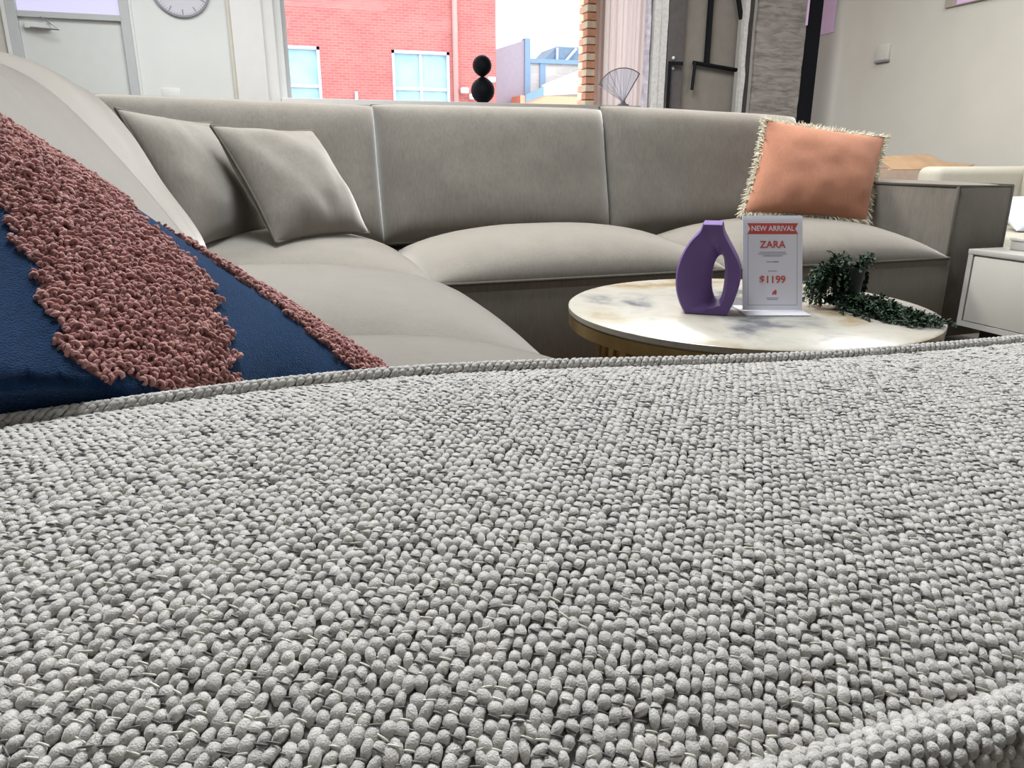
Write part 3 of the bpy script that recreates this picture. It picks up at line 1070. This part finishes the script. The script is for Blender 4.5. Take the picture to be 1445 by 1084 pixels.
if PINK:
    quads = np.array(ff[1])
    VV = np.array([tuple(v) for v in vs])
    q = VV[quads]
    ar = np.linalg.norm(np.cross(q[:, 2] - q[:, 0], q[:, 3] - q[:, 1]), axis=1) / 2
    NC = 36000
    pick = rng.choice(len(q), NC, p=ar / ar.sum())
    a, b = rng.random((NC, 1)), rng.random((NC, 1))
    Q = q[pick]
    org = Q[:, 0] * (1 - a) * (1 - b) + Q[:, 1] * a * (1 - b) + Q[:, 2] * a * b + Q[:, 3] * (1 - a) * b
    nr = unit(np.cross(Q[:, 2] - Q[:, 0], Q[:, 3] - Q[:, 1]))
    # thin out so curls keep their distance
    cell = {}
    keep = []
    for i, p in enumerate(org):
        kx = tuple((p / .0026).astype(int))
        near = False
        for dx in (-1, 0, 1):
            for dy in (-1, 0, 1):
                for dz in (-1, 0, 1):
                    for j in cell.get((kx[0] + dx, kx[1] + dy, kx[2] + dz), ()):
                        if ((org[j] - p) ** 2).sum() < .0024 ** 2:
                            near = True
        if not near:
            cell.setdefault(kx, []).append(i)
            keep.append(i)
    org, nr = org[keep], nr[keep]
    K = len(org)
    # one curl: a thick bent loop
    ns, nt_ = 5, 8
    cv, cf = [], []
    for i in range(nt_):
        t = math.radians(-35 + 290 * i / (nt_ - 1))
        c = np.array([math.cos(t), .35 * math.sin(t * .5), math.sin(t)])
        ra = np.array([math.cos(t), 0, math.sin(t)])
        rb = np.array([0, 1.0, 0])
        rad = .72 if 0 < i < nt_ - 1 else .45
        for k in range(ns):
            w_ = 2 * math.pi * k / ns
            cv.append(c + (ra * math.cos(w_) + rb * math.sin(w_)) * rad)
    for i in range(nt_ - 1):
        for k in range(ns):
            A, B = i * ns + k, i * ns + (k + 1) % ns
            cf += [(A, B, B + ns), (A, B + ns, A + ns)]
    for k in range(1, ns - 1):
        cf += [(0, k + 1, k), ((nt_ - 1) * ns, (nt_ - 1) * ns + k, (nt_ - 1) * ns + k + 1)]
    d = unit(rng.normal(0, 1, (K, 3)))
    x = unit(np.cross(nr, d))
    y = np.cross(nr, x)
    tilt = rng.normal(0, .8, (K, 1))
    z = nr * np.cos(tilt) + y * np.sin(tilt)
    y2 = np.cross(z, x)
    r = .00138 * rng.uniform(.75, 1.3, (K, 1))
    scatter('boucle_curls', np.array(cv), np.array(cf), org + nr * rng.uniform(.0002, .0026, (K, 1)), x * r, y2 * r, z * r,
            np.clip(rng.normal(.5, .22, K), 0, 1), M['boucle'], bp, jit=.00012)
    w_i = rng.integers(0, K, 24000)
    fd = unit(nr[w_i] * .7 + rng.normal(0, .6, (24000, 3)))
    fx = unit(np.cross(fd, rng.normal(0, 1, (24000, 3))))
    scatter('boucle_fuzz', ftv, ftf, org[w_i] + nr[w_i] * .0022 + rng.normal(0, .0009, (24000, 3)), fx * .00007, fd * rng.uniform(.0012, .0026, (24000, 1)),
            fx * 0, np.clip(rng.normal(.7, .2, 24000), 0, 1), M['boucle'], bp)

# ------------------------------------------------------------------ COFFEE TABLE
TC, TR_, TZ = (1.08, 1.48), .422, .40
tb = thing('coffee_table', 'round marble coffee table with gold rim and gold slatted drum base', 'table', (TC[0], TC[1], 0))
top = [(0.001, TZ - .018), (TR_ - .004, TZ - .018), (TR_, TZ - .014), (TR_, TZ - .003), (TR_ - .004, TZ), (0.001, TZ)]
auto(G().lathe(top, (TC[0], TC[1], 0), 96).build('tabletop', M['marble'], tb))
rim = [(TR_ - .03, TZ - .046), (TR_ - .002, TZ - .046), (TR_ - .002, TZ - .0185), (TR_ - .03, TZ - .0185)]
auto(G().lathe(rim, (TC[0], TC[1], 0), 96).build('rim', M['gold'], tb))
BR_ = .345
sl0 = None
for k in range(44):
    a = 2 * math.pi * k / 44
    if sl0 is None:
        sl0 = G().box((-.006, -.012, .03), (.006, .012, TZ - .046), bev=.002, seg=1).build('slat', M['gold'], tb)
        o = sl0
    else:
        o = sl0.copy()
        COL.objects.link(o)
        o.parent = tb
    o.matrix_parent_inverse = Matrix.Identity(4)
    o.location = (BR_ * math.cos(a), BR_ * math.sin(a), 0)
    o.rotation_euler = (0, 0, a)
auto(G().lathe([(.30, 0), (.365, 0), (.365, .03), (.30, .03)], (TC[0], TC[1], 0), 64).build('foot_ring', M['gold'], tb))

# vase: a drop-shaped loop
def vase():
    n = 72
    raw = [(-.046, 0), (.046, 0), (.060, .035), (.069, .08), (.064, .115), (.048, .145), (.034, .168), (.025, .185), (.021, .203),
           (-.020, .203), (-.026, .186), (-.044, .165), (-.060, .135), (-.070, .10), (-.070, .06), (-.060, .025)]
    out = []
    for i in range(len(raw)):      # rounded through all points but the four hard corners
        p0, p1, p2, p3 = [Vector(raw[(i + k) % len(raw)]) for k in (-1, 0, 1, 2)]
        if i in (0, 8):
            out.append(tuple(p1))
            continue
        if i in (1, 9):
            p0 = p1 * 2 - p2
        if (i + 1) % len(raw) in (0, 8):
            p3 = p2 * 2 - p1
        for k in range(4):
            t = k / 4
            q = ((p1 * 2) + (p2 - p0) * t + (p0 * 2 - p1 * 5 + p2 * 4 - p3) * t * t + (p1 * 3 - p0 - p2 * 3 + p3) * t ** 3) * .5
            out.append((q.x, q.y))
    def sample(poly, a, c):
        """point where a ray from c at angle a leaves the outline"""
        d = Vector((math.cos(a), math.sin(a)))
        best = None
        for i in range(len(poly)):
            p, q = Vector(poly[i]), Vector(poly[(i + 1) % len(poly)])
            e = q - p
            den = d.x * e.y - d.y * e.x
            if abs(den) < 1e-9:
                continue
            w_ = p - Vector(c)
            t = (w_.x * e.y - w_.y * e.x) / den
            s = (w_.x * d.y - w_.y * d.x) / den
            if t > 0 and -1e-6 <= s <= 1 + 1e-6:
                best = t if best is None else max(best, t)
        return Vector(c) + d * best
    c = (.024, .080)
    angs = sorted(set([2 * math.pi * i / n for i in range(n)] + [math.atan2(p[1] - c[1], p[0] - c[0]) % (2 * math.pi) for p in out]))
    vs, fs = [], []
    D = .042
    for a in angs:
        O = sample(out, a, c)
        rx = .018 if math.cos(a) < 0 else .010
        ry = .052
        I = Vector((c[0] + rx * math.cos(a), c[1] + ry * math.sin(a)))
        left = max(0, -math.cos(a)) ** .7
        k = .22 + .55 * (1 - left)
        Mi = O.lerp(I, k)
        E = O.lerp(I, .05)
        ring = [(O.x, -D * .85, O.y), (E.x, -D, E.y), (Mi.x, -D, Mi.y), (I.x, -D * .25, I.y), (I.x, D * .25, I.y), (Mi.x, D, Mi.y), (E.x, D, E.y), (O.x, D * .85, O.y)]
        vs += ring
    m = len(angs)
    for i in range(m):
        j = (i + 1) % m
        for k in range(8):
            fs.append((i * 8 + k, i * 8 + (k + 1) % 8, j * 8 + (k + 1) % 8, j * 8 + k))
    return vs, fs
vs, fs = vase()
R = Matrix.Rotation(math.radians(-36), 4, 'Z')
vz = G().add([(R @ Vector(v)) + Vector((.955, 1.452, TZ)) for v in vs], fs).build('vase', M['purple'], None, True)
auto(vz, 55)
tag(vz, 'purple drop-shaped loop vase with a hole through its body on the marble table', 'vase')

# price sign in an acrylic holder
SG = thing('price_sign', 'white new arrival price sign in a clear acrylic stand beside the purple vase', 'sign', (1.090, 1.392, TZ))
TILT = math.radians(-17)
SM = Matrix.Translation((1.090, 1.392, TZ)) @ Matrix.Rotation(math.radians(-19), 4, 'Z') @ Matrix.Rotation(TILT, 4, 'X')
SM_back = Matrix.Translation((1.090, 1.392, TZ)) @ Matrix.Rotation(math.radians(-19), 4, 'Z')
def place(o, Mx):
    o.data.transform(Mx)
    return o
SW, SH = .136, .222
g = G()
g.box((-SW / 2 - .004, -.003, .002), (SW / 2 + .004, -.0015, SH + .003))
g.box((-SW / 2 - .004, .0015, .002), (SW / 2 + .004, .003, SH + .003))
o = place(g.build('acrylic_front', M['acrylic'], SG), SM)
place(G().box((-SW / 2 - .004, -.045, .0005), (SW / 2 + .004, .07, .0035)).build('acrylic_foot', M['frost'], SG), SM_back)
sheet = place(G().box((-SW / 2, -.0008, .006), (SW / 2, .0008, SH)).build('paper_sheet', M['paper'], SG), SM)
YP = -.0011
def flat(name, poly, mat):
    return place(G().prism([(x, YP, z) for x, z in poly], (0, .0005, 0)).build(name, mat, sheet), SM)
def text(name, body, x, z, size, mat, y=YP - .0004, sx=1.0, bold=0.0):
    c = bpy.data.curves.new(name, 'FONT')
    c.body = body
    c.size = size
    c.align_x, c.align_y = 'CENTER', 'CENTER'
    c.extrude = .00015
    c.offset = bold
    t = bpy.data.objects.new(name, c)
    dg = bpy.context.evaluated_depsgraph_get()
    COL.objects.link(t)
    bpy.context.view_layer.update()
    me = bpy.data.meshes.new_from_object(t.evaluated_get(bpy.context.evaluated_depsgraph_get()))
    bpy.data.objects.remove(t)
    bpy.data.curves.remove(c)
    me.name = name
    me.transform(SM @ Matrix.Translation((x, y, z)) @ Matrix.Rotation(math.pi / 2, 4, 'X') @ Matrix.Diagonal((sx, 1, 1, 1)))
    me.materials.clear()
    return link(name, me, mat, sheet, False)
bz = SH - .030
rb_ = [(-.058, bz - .0125), (.058, bz - .0125), (.051, bz), (.058, bz + .0125), (-.058, bz + .0125), (-.051, bz)]
flat('ribbon', rb_, M['red'])
text('ribbon_text', 'NEW ARRIVAL', 0, bz, .0165, M['paper'], sx=.92, bold=.0003)
for x0, x1, z0, z1 in ((-.0565, -.0555, .018, bz - .0125), (.0555, .0565, .018, bz - .0125), (-.0565, .0565, .017, .018)):
    flat('border_line', [(x0, z0), (x1, z0), (x1, z1), (x0, z1)], M['greyprint'])
text('name_text', 'ZARA', 0, SH - .067, .0225, M['red'], bold=.0004)
for i, (w_, z) in enumerate(((.030, SH - .084), (.033, SH - .088), (.022, SH - .092), (.014, SH - .106), (.010, SH - .127), (.014, .0335), (.012, .030))):
    flat('fine_print', [(-w_, z - .0009), (w_, z - .0009), (w_, z + .0009), (-w_, z + .0009)], M['greyprint'])
flat('fine_print', [(.002, SH - .1068), (.013, SH - .1068), (.013, SH - .1045), (.002, SH - .1045)], M['red'])
text('price_text', '$1199', 0, SH - .147, .0235, M['red'], bold=.0004)
flat('emblem', [(-.001, .041), (.003, .041), (.0035, .045), (.0055, .041), (.009, .0412), (.0095, .050), (.006, .053), (.004, .050), (.0005, .0475)], M['red'])

# trailing plant in a black pot
PL = thing('trailing_plant', 'dark green trailing plant in a black pot spilling across the marble table', 'plant', (1.309, 1.402, TZ))
px0, py0 = 1.309, 1.405
auto(G().lathe([(.024, 0), (.032, .085), (.034, .085), (.034, .095), (.030, .095), (.028, .08), (.004, .078)], (px0, py0, TZ), 24).build('pot', M['pot'], PL))
stems = G()
lo, lx, ly, lz, lt = [], [], [], [], []
right_dir = Vector((math.cos(YAW), -math.sin(YAW), 0))
near_dir = Vector((-math.sin(YAW), -math.cos(YAW), 0))
def stem(path):
    stems.tube(path, .0011, 3, cap=False)
    P = [Vector(p) for p in path]
    tot = 0
    for a, b in zip(P[:-1], P[1:]):
        L_ = (b - a).length
        k = max(1, int(L_ / .0042))
        for s in range(k):
            p = a.lerp(b, (s + random.random()) / k)
            t = (b - a).normalized()
            for q in range(2):
                d = (t * .5 + Vector((random.gauss(0, .7), random.gauss(0, .7), random.gauss(.05, .6)))).normalized()
                nn_ = Vector((random.gauss(0, .4), random.gauss(0, .4), 1)).normalized()
                x = d.cross(nn_).normalized()
                nn_ = x.cross(d)
                l = random.uniform(.0065, .0125)
                pp = p + d * l * .5
                pp.z = max(pp.z, TZ + .002)
                lo.append(pp); lx.append(x * l * .28); ly.append(d * l * .55); lz.append(nn_ * l * .16)
                lt.append(min(1, max(0, random.gauss(.45, .28))))
def curve(p0, p1, p2, n=9):
    return [p0 * (1 - t) ** 2 + p1 * 2 * t * (1 - t) + p2 * t * t for t in [i / n for i in range(n + 1)]]
T0 = Vector((px0, py0, TZ + .085))
for k in range(26):      # crown around the pot's mouth
    a = random.uniform(0, 2 * math.pi)
    d = Vector((math.cos(a), math.sin(a), 0))
    s = T0 + d * .018
    stem(curve(s, s + d * .02 + Vector((0, 0, .045)), s + d * random.uniform(.025, .05) + Vector((0, 0, random.uniform(.0, .045))), 6))
for k in range(64):      # curtain hanging left of and in front of the pot
    f = random.uniform(-.105, -.008)
    d = right_dir * f + near_dir * random.uniform(-.02, .05)
    s = T0 + right_dir * max(f, -.03) * .6
    e = Vector((px0, py0, 0)) + d + Vector((0, 0, TZ + random.uniform(.004, .05)))
    stem(curve(s, s + d * .75 + Vector((0, 0, random.uniform(.015, .05))), e, 9))
for k in range(10):      # a few on the right rim
    f = random.uniform(.02, .045)
    d = right_dir * f
    s = T0 + d * .5
    stem(curve(s, s + d * .7 + Vector((0, 0, .02)), Vector((px0, py0, TZ + random.uniform(.02, .07))) + d, 6))
for k in range(80):      # strands running over the table top to the right and nearer
    l = random.uniform(.08, .255)
    sp = random.gauss(0, .034)
    e = Vector((px0, py0, TZ + .006)) + right_dir * (l * .42 - .035) + near_dir * (l * 1.02) + right_dir * sp + near_dir * sp * .3
    st = Vector((px0, py0, TZ + .02)) + near_dir * .02 + right_dir * random.uniform(-.06, .03)
    m = st.lerp(e, .5) + Vector((0, 0, random.uniform(.0, .05)))
    stem(curve(st, m, e, 12))
so = stems.build('stems', M['leaf'], PL, True)
so['kind'] = 'stuff'
ltv = np.array([(0, -1, 0), (.9, -.25, .35), (-.9, -.25, .35), (.7, .45, .25), (-.7, .45, .25), (0, 1, -.3), (0, .1, -.15)])
ltf = np.array([(0, 1, 6), (0, 6, 2), (1, 3, 6), (2, 6, 4), (3, 5, 6), (4, 6, 5)])
scatter('leaves', ltv, ltf, np.array([tuple(v) for v in lo]), np.array([tuple(v) for v in lx]), np.array([tuple(v) for v in ly]),
        np.array([tuple(v) for v in lz]), np.array(lt), M['leaf'], PL)

# ------------------------------------------------------------------ RIGHT SIDE
cb = thing('low_cabinet', 'low warm white cabinet with a recessed drawer front beside the right sofa arm', 'cabinet', (2.85, 1.5, 0))
cx0, cx1, cy0, cy1, cz0, cz1 = 2.60, 3.05, .95, 2.19, .10, .40
g = G()
g.box((cx0 + .012, cy0, cz0), (cx1, cy1, cz1 - .02), bev=.002)
auto(g.build('carcass', M['cabinet_top'], cb))
auto(G().box((cx0, cy0 - .004, cz1 - .02), (cx1, cy1 + .004, cz1), bev=.003).build('top', M['cabinet_top'], cb))
g = G()
t = .02
g.box((cx0, cy0, cz0), (cx0 + .013, cy0 + t, cz1 - .02))
g.box((cx0, cy1 - t, cz0), (cx0 + .013, cy1, cz1 - .02))
g.box((cx0, cy0 + t, cz0), (cx0 + .013, cy1 - t, cz0 + t))
g.build('front_frame', M['cabinet_top'], cb)
for a, b in ((cy0 + t + .003, (cy0 + cy1) / 2 - .002), ((cy0 + cy1) / 2 + .002, cy1 - t - .003)):
    auto(G().box((cx0 + .004, a, cz0 + t + .003), (cx0 + .016, b, cz1 - .026), bev=.002).build('drawer_front', M['cabinet'], cb))
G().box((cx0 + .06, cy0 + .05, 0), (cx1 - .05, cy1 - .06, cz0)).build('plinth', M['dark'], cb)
bx = G()
bx.box((2.72, 1.93, .4005), (2.98, 2.12, .436), bev=.003)
bo = auto(bx.build('slim_box', M['cabinet_top']))
tag(bo, 'slim grey-white box lying on top of the low cabinet', 'box')
auto(G().box((2.716, 1.926, .436), (2.984, 2.124, .446), bev=.002).build('lid', M['cabinet'], bo))

# pale armchair behind the right arm
ch = thing('armchair', 'cream upholstered armchair behind the right arm of the taupe sofa', 'armchair', (4.35, 3.5, 0))
auto(G().box((3.98, 3.05, .06), (4.75, 3.75, .32), bev=.03, seg=3).build('seat_base', M['beigecloth'], ch))
auto(G().box((3.92, 3.60, .06), (4.83, 3.78, .685), bev=.05, seg=4).build('side_arm', M['beigecloth'], ch))
auto(G().box((4.60, 3.0, .06), (4.83, 3.62, .72), bev=.05, seg=4).build('backrest', M['beigecloth'], ch))
g = G()
for x, y in ((4.0, 3.1), (4.75, 3.1), (4.0, 3.7), (4.75, 3.7)):
    G().box((x - .02, y - .02, 0), (x + .02, y + .02, .065)).build('foot', M['black'], ch)
make_cushion('armchair_pillow', 'white pillow on the cream armchair at the right edge', 'pillow',
             [(4.16, 3.22, .33), (4.58, 3.16, .33), (4.20, 3.46, .50), (4.60, 3.40, .50)], .15, M['whitecloth'], seed=11., p=2.2, q=.55, wr=.006, n=20)

# carton
ct = thing('cardboard_box', 'open brown cardboard carton with spread flaps behind the sofa arm', 'box', (4.3, 4.5, 0))
g = G()
a, b, c, d, H_ = 3.9, 4.75, 4.2, 4.85, .655
tk = .006
g.box((a, c, .0), (b, c + tk, H_))
g.box((a, d - tk, .0), (b, d, H_))
g.box((a, c + tk, .0), (a + tk, d - tk, H_))
g.box((b - tk, c + tk, .0), (b, d - tk, H_))
g.box((a + tk, c + tk, .0), (b - tk, d - tk, tk))
g.build('carton_body', M['cardpale'], ct)
G().prism([(a, d, H_), (b, d, H_), (b - .03, d + .22, H_ + .055), (a + .02, d + .2, H_ + .03)], (0, 0, tk)).build('flap', M['card'], ct)
G().prism([(a, c, H_), (a, d, H_), (a - .17, d - .05, H_ + .02), (a - .17, c + .05, H_ + .01)], (0, 0, tk)).build('flap', M['cardpale'], ct)
G().prism([(a + .25, c, H_), (b, c, H_), (b - .05, c + .24, H_ + .10), (a + .28, c + .2, H_ + .085)], (0, 0, tk)).build('flap', M['card'], ct)
G().prism([(b, c, H_), (b, d, H_), (b + .2, d - .05, H_ + .06), (b + .2, c + .05, H_ + .03)], (0, 0, tk)).build('flap', M['card'], ct)

# wall pieces on the right
o = auto(G().box((XR - .03, 5.46, 1.535), (XR, 5.60, 1.66), bev=.006).build('wall_switch', M['wallbeige']))
tag(o, 'small pale wall unit over a dark strip painted as its shadow, on the beige right wall', 'switch')
G().box((XR - .032, 5.455, 1.520), (XR, 5.605, 1.534)).build('shadow_strip', M['clockgrey'], o)  # dark strip painted as the shadow under the unit
o = G().box((XR - .012, 6.19, 1.85), (XR, 6.62, 3.0)).build('poster', M['lilac'])
tag(o, 'lilac poster on the right wall beside the tall black post', 'poster')
o = G().box((XR - .02, 4.05, 1.845), (XR - .001, 4.955, 2.7), bev=.003).build('poster', plain('taupe_board', (0.36, 0.32, 0.29), 0.7))
tag(o, 'lilac and taupe poster cut by the top right corner of the picture', 'poster')
G().box((XR - .024, 4.08, 1.852), (XR - .02, 4.845, 2.69)).build('lilac_sheet', M['lilac'], o)

# ------------------------------------------------------------------ RUG DISPLAY
RY = 6.0
rk = thing('rug_rack', 'black steel rug rack with tall end post and swing arms near the right wall', 'rack', (4.8, RY, 0))
G().box((4.725, RY - .02, 0), (4.885, RY + .10, 2.9), bev=.004).build('post', M['black'], rk)
G().box((3.15, RY + .35, 2.78), (4.9, RY + .43, 2.86), bev=.004).build('top_rail', M['black'], rk)
g = G()
g.box((3.775, RY + .05, 1.52), (3.815, RY + .08, 2.80))
g.tube([(3.66, RY + .06, 1.52), (4.10, RY + .06, 1.475)], .018, 6)
g.tube([(3.67, RY + .045, 1.53), (3.655, RY + .045, 1.30)], .014, 6)
g.tube([(4.02, RY + .05, 2.15), (4.10, RY + .05, 1.88)], .02, 6)
g.build('swing_arm', M['black'], rk)
g = G()
g.box((3.385, RY - .012, 1.485), (3.52, RY + .0, 1.515))
g.box((3.385, RY - .012, 1.0), (3.41, RY + .0, 1.485))
g.build('clip_bar', M['black'], rk)
def rug(label, x0, x1, y, mat, th=.02, z0=.12, z1=2.75, wob=0.0, yaw=0, name='hanging_rug'):
    nz = 40
    vs, fs = [], []
    nx = 8
    for side in (0, 1):
        for i in range(nx + 1):
            for k in range(nz + 1):
                z = z0 + (z1 - z0) * k / nz
                x = x0 + (x1 - x0) * i / nx
                ex = wob * noise.noise(Vector((x * 3, 1.7 * side, z * 9))) * (1 if i in (0, nx) else .3)
                yy = y + side * th + .006 * noise.noise(Vector((x * 5, 3, z * 2))) + yaw * (i / nx)
                vs.append((x + ex, yy, z))
    A = (nx + 1) * (nz + 1)
    def I(s, i, k):
        return s * A + i * (nz + 1) + k
    for s in (0, 1):
        for i in range(nx):
            for k in range(nz):
                f = (I(s, i, k), I(s, i + 1, k), I(s, i + 1, k + 1), I(s, i, k + 1))
                fs.append(f if s == 0 else f[::-1])
    for k in range(nz):
        fs.append((I(0, 0, k), I(0, 0, k + 1), I(1, 0, k + 1), I(1, 0, k)))
        fs.append((I(0, nx, k + 1), I(0, nx, k), I(1, nx, k), I(1, nx, k + 1)))
    for i in range(nx):
        fs.append((I(0, i + 1, 0), I(0, i, 0), I(1, i, 0), I(1, i + 1, 0)))
        fs.append((I(0, i, nz), I(0, i + 1, nz), I(1, i + 1, nz), I(1, i, nz)))
    o = mesh(name, vs, fs, mat, None, True)
    auto(o, 50)
    return tag(o, label, 'rug', 'rugs hanging on the rack')
rug('thin lilac-grey rug edge hanging furthest left, next to the curtain', 3.185, 3.212, RY + .02, M['ruglilac'], .05, wob=.006)
rug('narrow black rug strip hanging between lilac rug edge and white rugs', 3.214, 3.236, RY + .06, M['rugdark'], .03)
rug('off-white rug edge hanging left, first of the pale pair', 3.24, 3.30, RY + .01, M['rugwhite'], .05, wob=.004)
rug('off-white rug edge hanging beside the charcoal rug, second of the pale pair', 3.305, 3.372, RY + .02, M['rugwhite'], .05, wob=.004)
charcoal = rug('charcoal rug with two shiny studs hanging beside the off-white rugs', 3.385, 3.54, RY + .03, M['rugdark'], .02)
rug('plain grey rug back hanging behind the black swing arm', 3.545, 4.105, RY + .10, M['rugback'], .02)
rug('fuzzy white rug edge hanging right of the black swing arm', 4.085, 4.125, RY - .03, M['rugwhite'], .05, wob=.012)
rug('dark rug seen edge on between the fuzzy white edge and the rippled rug', 4.13, 4.21, RY + .03, M['rugdark'], .03)
rug('grey rippled pile rug hanging beside the black end post', 4.215, 4.715, RY - .03, M['rugripple'], .03, wob=.008)
for z in (1.465, 1.545):
    G().tube([(3.445, RY + .028, z), (3.445, RY + .02, z)], [.016, .012], 10).build('stud', M['clockface'], charcoal, True)
o = G().box((4.70, RY - .045, 1.85), (4.717, RY - .035, 2.75)).build('reflection_strip', M['lilac'])  # thin lilac reflection built as a coloured strip
tag(o, 'thin lilac strip painted as a reflection on the near edge of the rippled rug', 'reflection')

# ------------------------------------------------------------------ WINDOW LEDGE AND WALL THINGS
cu = []
nx, vs, fs = 90, [], []
for i in range(nx + 1):
    x = 4.05 + .67 * i / nx
    y = YB - .05 + .018 * math.sin(i * .52) + .008 * math.sin(i * 1.3 + 1)
    vs += [(x, y, WZ0 + .002), (x, y, 3.1)]
for i in range(nx):
    fs.append((2 * i, 2 * i + 2, 2 * i + 3, 2 * i + 1))
o = mesh('curtain', vs, fs, M['curtain'])
tag(o, 'blush pleated curtain hanging at the right side of the shop window', 'curtain')

LZ = WZ0
bs = thing('ball_sculpture', 'black sculpture of two stacked balls on the window ledge', 'sculpture', (2.49, 8.72, LZ))
def drop(r, zc, tip, n=24):
    pr_ = []
    for k in range(n + 1):
        a = -math.pi / 2 + math.pi * k / n
        rr, z = r * math.cos(a), r * math.sin(a) * 1.02
        if tip > 0 and a > .9:
            z += .018 * ((a - .9) / (math.pi / 2 - .9)) ** 2
        if tip < 0 and a < -.9:
            z -= .018 * ((-a - .9) / (math.pi / 2 - .9)) ** 2
        pr_.append((max(rr, .004), z + zc))
    return pr_
G().lathe(drop(.135, .135, 1), (2.545, 8.72, LZ), 32).build('lower_ball', M['black'], bs, True)
G().lathe(drop(.108, .40, -1), (2.54, 8.72, LZ), 32).build('upper_ball', M['black'], bs, True)
G().tube([(2.543, 8.72, LZ + .26), (2.543, 8.72, LZ + .31)], .009, 8).build('rod', M['white'], bs, True)

fn = thing('glass_fan', 'clear glass fan-shaped ornament standing in front of the blush curtain', 'ornament', (4.25, 8.7, LZ))
c = Vector((4.33, 8.72, LZ + .05))
RR = .385
def arc(a0, a1, r, n=24):
    return [c + Vector((math.cos(math.radians(a0 + (a1 - a0) * i / n)) * r, 0, math.sin(math.radians(a0 + (a1 - a0) * i / n)) * r)) for i in range(n + 1)]
A0, A1 = 58, 152
pts = [c] + arc(A0, A1, RR)
G().prism([tuple(p) for p in pts], (0, .008, 0)).build('glass_leaf', M['fanglass'], fn)
G().tube(arc(A0, A1, RR), .006, 6).build('rim', M['clockgrey'], fn, True)
G().tube([c, c + Vector((math.cos(math.radians(A0)), 0, math.sin(math.radians(A0)))) * RR], .007, 6).build('edge_rib', M['clockgrey'], fn, True)
for a in (75, 92, 108, 122, 134, 143, 152):
    G().tube([c, c + Vector((math.cos(math.radians(a)), -.004 / RR, math.sin(math.radians(a)))) * RR], .0035, 5).build('rib', M['fanglass'] if a < 130 else M['white'], fn, True)
G().lathe([(.07, 0), (.07, .02), (.03, .035), (.025, .06)], (c.x, c.y, LZ), 20).build('base', M['clockgrey'], fn, True)

ck = thing('wall_clock', 'large pale round wall clock with thin grey marks beside the door', 'clock', (-.565, YB - .03, 2.39))
kc = Vector((-.565, YB, 2.39))
def disc(r0, r1, y0, y1, name, mat, par, n=64):
    g = G()
    vs, fs = [], []
    for (r, y) in ((r0, y0), (r1, y0), (r1, y1), (r0, y1)):
        for k in range(n):
            a = 2 * math.pi * k / n
            vs.append((kc.x + r * math.cos(a), y, kc.z + r * math.sin(a)))
    for i in range(4):
        j = (i + 1) % 4
        for k in range(n):
            fs.append((i * n + k, i * n + (k + 1) % n, j * n + (k + 1) % n, j * n + k))
    return auto(g.add(vs, fs).build(name, mat, par))
disc(.002, .272, YB - .022, YB - .001, 'face', M['clockface'], ck)
disc(.262, .282, YB - .034, YB - .001, 'rim', M['clockgrey'], ck)
for k in range(60):
    a = 2 * math.pi * k / 60
    L_ = .052 if k % 5 == 0 else .018
    wd_ = .006 if k % 5 == 0 else .002
    g = G()
    d, t = Vector((math.cos(a), 0, math.sin(a))), Vector((-math.sin(a), 0, math.cos(a)))
    p = kc + Vector((0, -.0225, 0))
    q = [p + d * (.258 - L_) - t * wd_, p + d * .258 - t * wd_, p + d * .258 + t * wd_, p + d * (.258 - L_) + t * wd_]
    g.prism([tuple(v) for v in q], (0, -.002, 0))
    g.build('hour_mark' if k % 5 == 0 else 'minute_mark', M['clockgrey'], ck)
for a, l in ((130, .13), (60, .20)):
    d = Vector((math.cos(math.radians(a)), 0, math.sin(math.radians(a))))
    G().tube([kc + Vector((0, -.028, 0)), kc + Vector((0, -.028, 0)) + d * l], .005, 5).build('hand', M['clockgrey'], ck)
o = auto(G().box((-.86, YB - .012, 1.30), (-.68, YB, 1.43), bev=.004).build('socket', M['white']))
tag(o, 'white double wall socket between the door and the window', 'socket')
G().box((-.79, YB - .016, 1.33), (-.75, YB - .011, 1.40)).build('rocker', M['wallwhite'], o)
